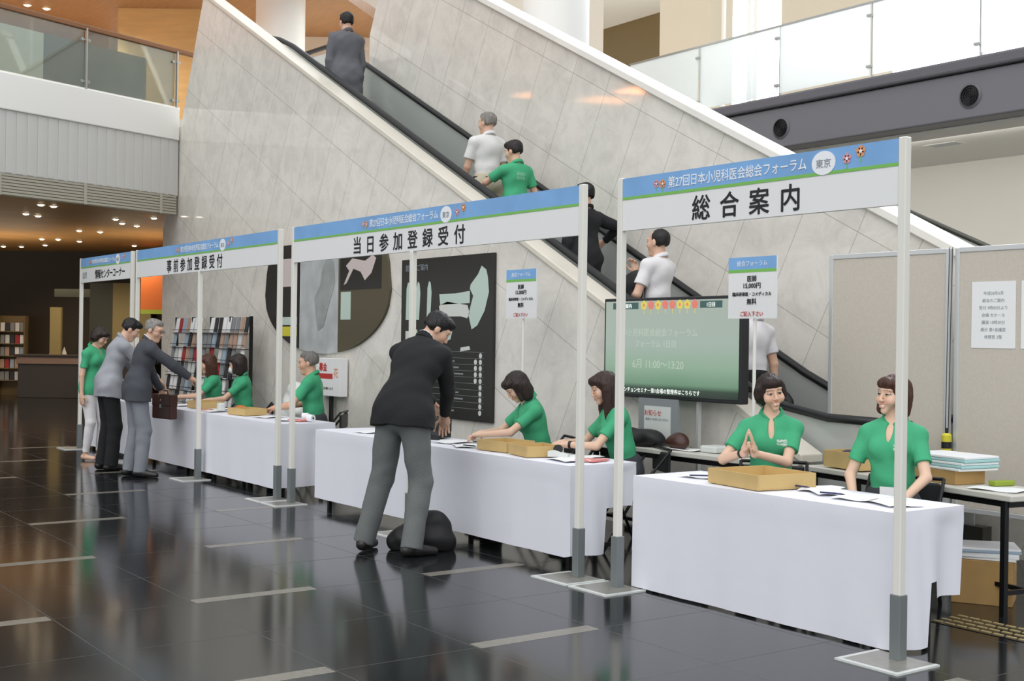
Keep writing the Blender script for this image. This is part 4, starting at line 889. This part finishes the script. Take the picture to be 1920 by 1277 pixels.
        for q in (0, 1):
            if bare: continue
            So = SDF(); RF_ = Rz(D2R(fy[q])); a0 = an[q]; z_ = a0[2]-.085 if not sit else a0[2]-.085
            g0 = A(a0[0], a0[1], 0)
            So.cone(g0+RF_@A(0, .045, .045+z_), g0+RF_@A(0, -.04, .042+z_), .040*s, .044*s, .02); So.cone(g0+RF_@A(0, -.04, .040+z_), g0+RF_@A(0, -.165, .026+z_), .044*s, .032*s, .02); So.cone(g0+RF_@A(0, .02, .05+z_), g0+RF_@A(0, .02, .10+z_), .043*s, .04*s, .02)
            So.cut(A(0, 0, max(0, z_)+.002), A(0, 0, -1)); mesh_obj('shoe', So.bake(.008), M.get('shoe_'+shoes) or M.setdefault('shoe_'+shoes, mat('shoe_'+shoes, shoes, .35)), root)
    # ---- top
    Tp = SDF(); off = {'polo': .011, 'shirt': .014, 'jacket': .018}[top]; torso(Tp, off, .035)
    for q in (0, 1): Tp.cone(nek+R1@A(0, .014, -.012), sh[q]+R1@A(0, .004, .006), .046*s+off*.6, .046*s+off, .04)
    sl_ = 'long' if top == 'jacket' else 'short'
    rS = .046*s*ar+off*.9
    for q in (0, 1):
        if sl_ == 'short': t_ = .66; Tp.cone(sh[q], sh[q]+(el[q]-sh[q])*t_, rS, rS*1.02, .025, cap=True)
        else:
            Tp.cone(sh[q], el[q], rS, rS*.84, .02); Tp.cone(el[q], el[q]+(wr[q]-el[q])*.93, rS*.84, rS*.64, .012, cap=True)
    if top == 'jacket' or (top == 'polo' and not sit):
        dn = unit(R0@A(0, 0, -1)*.6+A(0, 0, -.4)); L = hem*s+.10*s
        for q in (1, -1): Tp.cone(pel+R0@A(q*.055*s, .012, .05*s), pel+R0@A(q*.068*s, .004, .05*s)+dn*L, (.118 if top == 'jacket' else .106)*s*b, (.134 if top == 'jacket' else .110)*s*b, .07)
        Tp.ell(pel+R0@A(0, .010, -.02*s), A(.176 if top == 'jacket' else .166, .122, .12)*s*b, R0, .06)
        if top == 'jacket':
            for q in (0, 1): Tp.cone(hip[q]+A(0, .0, .02), hip[q]+(kn[q]-hip[q])*.5, .120*s*b, .108*s*b, .05)
        Tp.cut(pel+dn*(L-.05*s), dn)
    elif top == 'shirt': Tp.cut(wst+Rm@A(0, 0, -.11*s), Rm@A(0, 0, -1))
    else: Tp.cut(pel+R0@A(0, 0, -.06*s), R0@A(0, 0, -1))
    # neck opening
    Tp.cone(nek+R1@A(0, -.006, -.01), hd+Rh@A(0, .018, -.06)*hs, .060*s, .072*s, .008, op='s')
    if top != 'shirt': Tp.ell(nek+R1@A(0, -.075*s, -.055*s), A(.020 if top == 'polo' else .040, .06, .075 if top == 'polo' else .13)*s, R1@Rx(D2R(-25)), .008, 's')
    def tcol(P):
        C = np.tile(GREEN, (len(P), 1)); L = ((P-che)@R1)/s; x, y, z = L[:, 0], L[:, 1], L[:, 2]
        g = (np.sin(x*900)*np.sin(z*300+40*x) > -.45)
        if mark != 'back': m = (y < -.05) & (abs(x-.068) < .032) & (((z > .018) & (z < .032)) | ((z > -.004) & (z < .010))) & g; C[m] = WHITE*.8
        else: m = (y > .05) & (abs(x) < .06) & (abs(z-.03) < .05) & (np.sin(z*260) > -.2) & g; C[m] = GREEN*.55+WHITE*.4
        return C
    mt = M['polo'] if top == 'polo' else cloth_mat('cloth_'+topc, topc, .85 if top == 'jacket' else .75)
    mesh_obj({'polo': 'polo_shirt', 'shirt': 'shirt', 'jacket': 'jacket'}[top], Tp.bake(min(.0085, vox*1.4), folds(.0046 if top != 'jacket' else .0065, 15, 9, seed+3)), mt, root, tcol if top == 'polo' else None)
    # collar
    Cc = SDF(); pts = []; jk = top == 'jacket'
    for i in range(17):
        a_ = D2R(-162+324*i/16); f_ = abs(a_)/D2R(162)                # 0 = back of the neck
        rx, ry = (.068 if jk else .063)*s, .062*s
        pts.append(nek+R1@A(rx*math.sin(a_), .012+ry*math.cos(a_)*(1 if f_ < .6 else 1.08+.25*(f_-.6)), (.052-(.105 if jk else .070)*f_**1.6)*s))
    up_ = R1@A(0, .12, 1)
    for i in range(16):
        for t in (0, 1): Cc.cone(pts[i]+up_*(.018*t*s), pts[i+1]+up_*(.018*t*s), .0105*s, .0105*s, .006)
        if not jk: Cc.cone(pts[i]+unit(pts[i]-nek)*.012*s-up_*.006, pts[i+1]+unit(pts[i+1]-nek)*.012*s-up_*.006, .0095*s, .0095*s, .008)
    if not jk:
        for q, sg in ((0, -1), (16, 1)): p = pts[q]; Cc.cone(p, p+R1@A(sg*.030*s, .002, -.036*s), .0125*s, .008*s, .01); Cc.cone(p+up_*.01, p+R1@A(sg*.042*s, .010, -.012*s), .012*s, .010*s, .01)
    else:
        for q, sg in ((0, -1), (16, 1)): Cc.cone(pts[q], che+R1@A(sg*.035*s, -.125*s, .0), .015*s, .020*s, .015)
    co = mesh_obj('collar', Cc.bake(vox*.9), (M['polo'] if top == 'polo' else mt), root, (lambda P: np.tile(GREEN*.92, (len(P), 1))) if top == 'polo' else None)
    if shirt:
        Sc = SDF()
        for i in range(16): Sc.cone(pts[i]*.93+nek*.07+up_*.030*s, pts[i+1]*.93+nek*.07+up_*.030*s, .010*s, .010*s, .006)
        Sc.ell(nek+R1@A(0, -.062*s, -.10*s), A(.055, .045, .13)*s, R1@Rx(D2R(-14)), .02); mesh_obj('shirt', Sc.bake(.007), cloth_mat('cloth_'+shirt, shirt), root)
    if mask:
        Mk = SDF(); he(Mk, (0, -.068, -.052), (.058, .050, .044), .01); he(Mk, (0, -.020, -.04), (.2, .048, .2), .008, 's'); mesh_obj('face_mask', Mk.bake(.006), M['paper'], root)
        q_ = MB()
        for q in (1, -1): q_.tube([H(q*.05, -.065, -.03), H(q*.072, -.02, -.02), H(q*.08, .01, .0)], .002, 6)
        q_.build('mask_strap', 'paper', root)
    if glasses:
        q_ = MB()
        for q in (1, -1): q_.tube([H(q*(.031+.022*math.cos(a)), -.103+.004*abs(math.cos(a)), .004+.015*math.sin(a)) for a in [i*PI/8 for i in range(17)]], .0018, 6); q_.tube([H(q*.053, -.099, .008), H(q*.078, -.04, .008), H(q*.080, .01, .004)], .0018, 6)
        q_.tube([H(-.01, -.107, .008), H(.01, -.107, .008)], .0018, 6); q_.build('glasses', 'dark', root)
    if belt:
        Bt = MB(); Bt.tube([wst+Rm@(A(.150*math.cos(a), .118*math.sin(a), -.11)*s*(b+.03)) for a in [i*PI/12 for i in range(25)]], .016, 8, flat=1); Bt.build('belt', 'ink', root)
    rzm = Matrix.Rotation(math.atan2(front[0], -front[1]), 4, 'Z')
    J = dict(head=hd, crown=H(0, .02, .12), chin=H(0, -.07, -.115), nose=H(0, -.11, -.03), neck=nek, shL=sh[0], shR=sh[1], elL=el[0], elR=el[1], wrL=wr[0], wrR=wr[1], pel=pel, anL=an[0], anR=an[1])
    PIX.append((label, {kk: Vector(loc)+rzm @ Vector(v) for kk, v in J.items()}))
    root['_frames'] = 0; del root['_frames']
    return root, J, Rh, R1
def step_z(x): return .2*math.floor((-2.75-x)/.392)+.08
sit = dict(sit=True, LF=(.11, -.40), RF=(-.11, -.40), vox=.006)
DN = (0, 0, -1)
STAFF = 'staff in green polo shirts'
# staff behind the counter
p1 = person('woman with brown bob in green polo, seated behind the nearest table, looking aside', (-.79, .98, 0), (.40, -.92), h=1.62, pz=.605, hy=-30, hp=-4, hr=3, LH=(.13, -.30, .66), RH=(-.16, -.22, .62), Lp=(.5, .5, 0), Rp=(-.5, .6, 0), palmL=DN, palmR=DN, hair=('bobshort', '472a20'), smile=1, skin='e3bfa6', group=STAFF, **{**sit, 'vox': .0042}, seed=2)
p2 = person('smiling woman with short dark hair and clasped hands, in green polo behind the cardboard tray', (-1.76, 1.02, 0), (.66, -.75), h=1.68, pz=.565, lean=6, hy=20, hp=2, hr=-9, LHw=(-1.605, .70, .84), RHw=(-1.655, .665, .84), Lp=(.9, .2, -.8), Rp=(-.9, .2, -.8), handdirL=(-.16, -.25, 1), handdirR=(.10, -.25, 1), palmL=(-1, 0, 0), palmR=(1, 0, 0), curl=(.15, .15), hair=('pixie', '2b1e1a'), smile=1, skin='e3bda4', group=STAFF, **{**sit, 'vox': .0042}, seed=3)
p3 = person('long haired woman in green polo writing, seated between the two posts', (-3.20, 1.03, 0), (-.42, -.90), h=1.62, pz=.575, lean=20, hp=14, LH=(.06, -.46, .765), RH=(-.12, -.44, .765), Lp=(.9, .5, -.6), Rp=(-.9, .5, -.6), palmL=DN, palmR=DN, curl=(.7, .8), hair=('long', '35221c'), skin='e0bba2', group=STAFF, **sit, seed=4)
p4 = person('bob haired woman in green polo with head bowed over papers', (-4.24, 1.03, 0), (-.32, -.95), h=1.60, pz=.575, lean=20, hp=36, LH=(.04, -.50, .77), RH=(-.10, -.46, .77), Lp=(.9, .4, -.7), Rp=(-.9, .5, -.5), palmL=DN, palmR=DN, curl=(.9, .9), hair=('bob', '261a17'), skin='e0bba2', group=STAFF, **sit, seed=5)
p5 = person('grey haired man in green polo, seated behind the left counter', (-8.17, 1.00, 0), (-.62, -.78), h=1.72, fem=False, pz=.60, lean=8, hp=6, LH=(.12, -.40, .77), RH=(-.12, -.38, .77), Lp=(.9, .5, -.4), Rp=(-.9, .5, -.4), palmL=DN, palmR=DN, hair=('grey', '6f6c68'), skin='d9ab90', group=STAFF, **sit, seed=6, mark='back')
p6 = person('dark haired woman with white face mask in green polo at the left counter', (-9.92, .98, 0), (-.40, -.92), h=1.60, pz=.58, lean=10, hp=10, hy=-8, LH=(.08, -.44, .77), RH=(-.10, -.40, .77), Lp=(.9, .4, -.6), Rp=(-.9, .5, -.5), palmL=DN, palmR=DN, hair=('bob', '261a17'), skin='dcb59b', group=STAFF, mask=True, **sit, seed=7)
p7 = person('long brown haired woman in green polo half hidden behind the left post', (-10.86, 1.00, 0), (-.3, -.95), h=1.58, pz=.575, lean=10, hp=12, LH=(.08, -.42, .77), RH=(-.10, -.40, .77), Lp=(.9, .4, -.6), Rp=(-.9, .5, -.5), palmL=DN, palmR=DN, hair=('long', '4a2a1c'), group=STAFF, **sit, seed=8)
p8 = person('woman in green polo and white trousers standing at the far left', (-11.42, -.33, 0), (.86, .50), h=1.60, lean=6, hp=26, hy=10, RH=(-.22, -.02, .72), LH=(.14, -.34, .95), Lp=(.6, .6, -.4), Rp=(-.5, .5, 0), hair=('pixie', '2a1d18'), legs='e2e0e2', bare=True, LF=(.08, -.04), RF=(-.09, .02), hem=.05, group=STAFF, skin='ddb59b', seed=9)
# visitors
VIS = 'visitors leaning over the counters'
p9 = person('tall man in black jacket and grey trousers bent over the middle counter', (-3.82, -.50, 0), (-.38, .92), h=1.84, fem=False, pz=1.0, lean=38, bend=.36, hp=38, hy=-42, hr=0, LHw=(-4.35, .26, .78), RHw=(-4.02, -.02, .86), Lp=(.7, .2, -.6), Rp=(-1, .1, .2), palmL=DN, palmR=DN, LF=(.29, .06), RF=(-.13, .06), fy=(15, -30), bulk=1.05, top='jacket', topc='1b1c1f', legs='6a6e6d', hair=('short', '121112'), shirt='d8d8dc', hem=.05, curl=(.4, .8), group=VIS, seed=11)
p10 = person('man in light grey jacket and black trousers leaning over the left counter', (-10.22, -.52, 0), (.05, 1.0), h=1.74, fem=False, lean=24, bend=.4, hp=30, hy=-12, LHw=(-10.45, .2, .82), RHw=(-10.05, .2, .80), Lp=(.7, .2, -.6), Rp=(-.7, .2, -.6), palmL=DN, palmR=DN, LF=(.10, .04), RF=(-.12, -.0), top='jacket', topc='9fa1a8', legs='17181a', hair=('short', '151314'), hem=.10, bulk=.96, group=VIS, seed=12)
p11 = person('grey haired man in dark jacket and grey trousers holding a brown briefcase', (-9.44, -.47, 0), (.08, .99), h=1.71, fem=False, lean=20, bend=.4, hp=18, hy=-42, LHw=(-9.66, -.12, .90), RHw=(-9.20, .24, .92), Lp=(.7, .2, -.6), Rp=(-.9, .1, -.2), palmL=(-1, 0, 0), palmR=DN, handdirL=(0, -.1, -1), LF=(.10, .05), RF=(-.10, -.02), fy=(0, -35), top='jacket', topc='45484f', legs='82868e', hair=('grey', '86837e'), glasses=True, hem=.09, bulk=.96, curl=(1.3, .7), group=VIS, seed=13, shirt='d8d8d8')
# riders going up
RID = 'people riding the escalator up'
def ride(label, x, **k): return person(label, (x, k.pop('y', 2.52), step_z(x)), k.pop('front', (-1, .0)), fem=k.pop('fem', False), group=RID, **k)
ride('man in grey suit jacket near the top of the escalator', -10.44, h=1.80, bulk=1.1, top='jacket', topc='65666c', legs='3a3c3e', hair=('short', '171515'), hem=.22, seed=21, RH=(-.24, -.08, .88), LH=(.22, -.06, .86))
p13 = ride('grey haired man in white shirt on the escalator', -7.22, h=1.66, top='shirt', topc='dfdedd', legs='c7bda9', hair=('grey', '817c76'), belt=True, LH=(.20, -.22, .80), Lp=(.4, .7, 0), RH=(-.22, -.05, .75), hy=15, seed=22)
ride('young person in green shirt with a hand on the rail, on the escalator', -6.70, h=1.48, top='polo', legs='3a3d42', hair=('short', '1d1614'), mark='back', LH=(.30, -.44, .98), Lp=(.5, .3, -.8), RH=(-.2, -.1, .8), hy=22, hp=10, seed=23)
ride('man in black suit on the escalator, half hidden behind the post', -5.55, h=1.53, top='jacket', topc='1c1d20', legs='1c1d20', hair=('short', '121112'), hem=.2, RH=(-.34, -.12, 1.02), Rp=(-1, .6, .0), seed=24)
p16 = ride('balding man in white short sleeved shirt above the wide display', -4.43, h=1.62, top='shirt', topc='e4e2e4', legs='1c1d20', hair=('receding', '1b1817'), LH=(.10, -.24, 1.02), Lp=(.8, .5, -.8), RH=(-.04, -.26, 1.26), Rp=(-.9, .4, -.8), front=(-.97, -.25), y=2.45, curl=(.6, .9), handdirR=(.1, -.1, 1), seed=25)
p17 = ride('person in white shirt and black trousers at the foot of the escalator', -3.36, h=1.66, fem=False, top='shirt', topc='e2e0e4', legs='141416', hair=('short', '151313'), seed=26, LH=(.20, -.1, .8), RH=(-.24, .04, .8), LF=(.09, -.15), RF=(-.09, .16))

# worn and carried parts
def part(root, mb, name, m, **k): o = mb.build(name, m, root[0], **k); return o
J = p1[1]; c = J['pel']+p1[3]@A(0.02, -.16, .07)
part(p1, MB().box(c[0]-.05, c[1]-.004, c[2]-.03, c[0]+.05, c[1]+.002, c[2]+.04), 'name_card', 'paper'); part(p1, MB().box(c[0]-.04, c[1]-.006, c[2]-.02, c[0]+.04, c[1]-.003, c[2]-.005), 'card_print', 'teal')
c = p2[1]['pel']+p2[3]@A(.0, -.16, .08); part(p2, MB().box(c[0]-.04, c[1]-.004, c[2]-.03, c[0]+.04, c[1]+.002, c[2]+.03), 'name_card', 'paper')
for pp, q in ((p3, 'L'), (p2, 'R')):
    w_ = pp[1]['wr'+q]; e_ = pp[1]['el'+q]; d_ = unit(w_-e_); c = w_-d_*.03
    part(pp, MB().tube([c-d_*.009, c+d_*.009], .029, 16), 'wrist_watch', 'ink', smooth='auto')
# folding chairs under the seated staff
def chair(label, loc, front, first=[None]):
    rz = math.atan2(front[0], -front[1])
    if first[0]: return dup(first[0], loc, rz, label)
    t = thing('folding_chair', label, 'chair', loc, rz, 'staff chairs'); first[0] = t
    MB().box(-.20, -.20, .415, .20, .20, .45).build('seat', 'dark', t, bev=.012)
    b = MB(); b.prism([(-.19, .56), (.19, .56), (.20, .71), (-.20, .71)], .245, .27, 'y'); b.build('backrest', 'dark', t, bev=.012)
    for x in (-.215, .215): MB().tube([(x, -.24, 0), (x, .0, .42), (x, .26, .735)], .011, 8).build('leg', 'black', t, smooth='auto'); MB().tube([(x*.95, .26, 0), (x*.95, .06, .40)], .011, 8).build('leg', 'black', t, smooth='auto')
    MB().tube([(-.215, .26, .735), (.215, .26, .735)], .011, 8).build('top_bar', 'black', t, smooth='auto')
    return t
for lab, x, y, f in (('dark folding chair of the brown bobbed woman at the right end', -.78, 1.0, (.40, -.92)), ('dark folding chair of the smiling woman with clasped hands', -1.76, 1.04, (.66, -.75)), ('dark folding chair of the long haired woman between the posts', -3.19, 1.05, (-.42, -.90)), ('dark folding chair of the woman with bowed head', -4.23, 1.05, (-.32, -.95)), ('dark folding chair of the grey haired man in green', -8.15, 1.05, (-.62, -.78)), ('dark folding chair of the woman with the mask', -9.90, 1.03, (-.40, -.92)), ('dark folding chair of the half hidden brown haired woman', -10.85, 1.05, (-.3, -.95)), ('empty dark folding chair left of the long haired woman', -3.70, 1.12, (0, -1))): chair(lab, (x, y, 0), f)
# bags
def lump(name, label, cat, parts, m, loc, rz=0, vox=.008, amp=.006, floor=True, group=None):
    S = SDF()
    for q in parts:
        if len(q) == 2: S.ell(q[0], q[1], k=.03)
        else: S.cone(q[0], q[1], q[2], q[3], .02)
    if floor: S.cut(A(0, 0, .001), A(0, 0, -1))
    o = mesh_obj(name, S.bake(vox, folds(amp, 30, 24, len(label))), M[m] if isinstance(m, str) else m, None); o.location = loc; o.rotation_euler = (0, 0, rz); return tag(o, label, cat, group)
lump('shoulder_bag', 'black soft bag on the floor between the feet of the bending man', 'bag', [(A(0, 0, .07), A(.25, .11, .13)), (A(.04, .0, .16), A(.17, .08, .13)), (A(-.2, 0, .06), A(.0, 0, .26), .06, .04)], 'bag', (-3.87, -.30, 0), .95)
bf = thing('briefcase', 'brown leather briefcase in front of the left white cloth', 'briefcase', (-9.62, -.10, .60), .15)
MB().box(-.20, -.045, 0, .20, .045, .27).build('body', 'brief', bf, bev=.012); MB().box(-.203, -.048, .14, .203, .048, .272).build('flap', 'brief', bf, bev=.012)
MB().tube([(-.07, 0, .27), (-.06, 0, .31), (.06, 0, .31), (.07, 0, .27)], .009, 8).build('handle', 'brief', bf, smooth=True); MB().box(-.02, -.053, .12, .02, -.047, .16).build('clasp', 'steel', bf)
lump('jacket_pile', 'pile of black clothing on the back table under the screen', 'clothing', [(A(0, 0, .05), A(.24, .13, .075)), (A(-.14, .02, .06), A(.12, .10, .07)), (A(.1, -.02, .07), A(.12, .09, .06))], 'bag', (-3.45, 1.40, .722), .1)
lump('hand_bag', 'small dark brown bag beside the black clothing on the back table', 'bag', [(A(0, 0, .05), A(.10, .06, .06)), (A(.02, 0, .08), A(.06, .04, .04))], 'brief', (-3.06, 1.42, .722), .2)
lump('folded_coat', 'black coat held over the arm of the balding man on the escalator', 'clothing', [(A(0, 0, .13), A(.11, .06, .15)), (A(.05, .0, .2), A(.10, .07, .09)), (A(-.04, 0, .02), A(.09, .05, .1))], 'bag', (-4.52, 2.24, 1.86), .3, floor=False)
lump('shoulder_bag', 'black shoulder bag of the rider at the foot of the escalator', 'bag', [(A(0, 0, .12), A(.14, .06, .13)), (A(-.03, 0, .24), A(-.16, 0, .62), .012, .012)], 'bag', (-3.30, 2.80, step_z(-3.36)+.62), 0, floor=False)
lump('white_bag', 'white plastic bag on a chair behind the masked woman', 'bag', [(A(0, 0, .20), A(.20, .12, .24)), (A(.03, 0, .42), A(.13, .08, .14))], 'clear', (-9.30, 1.30, .452), .3, amp=.01)
chair('dark folding chair holding the white plastic bag', (-9.30, 1.30, 0), (-.3, -1))
yb = MB().box(-.012, -.10, 0, .012, .10, .28).build('yellow_booklet', 'yellow', loc=(-7.52, 2.32, step_z(-7.30)+.66), rz=.3); tag(yb, 'yellow booklet held by the white shirted man on the escalator', 'booklet')
lump('orange_pouch', 'small orange pouch on the left counter between the two posts', 'pouch', [(A(0, 0, .035), A(.09, .06, .05))], 'orange', (-8.75, .42, .70), .2)
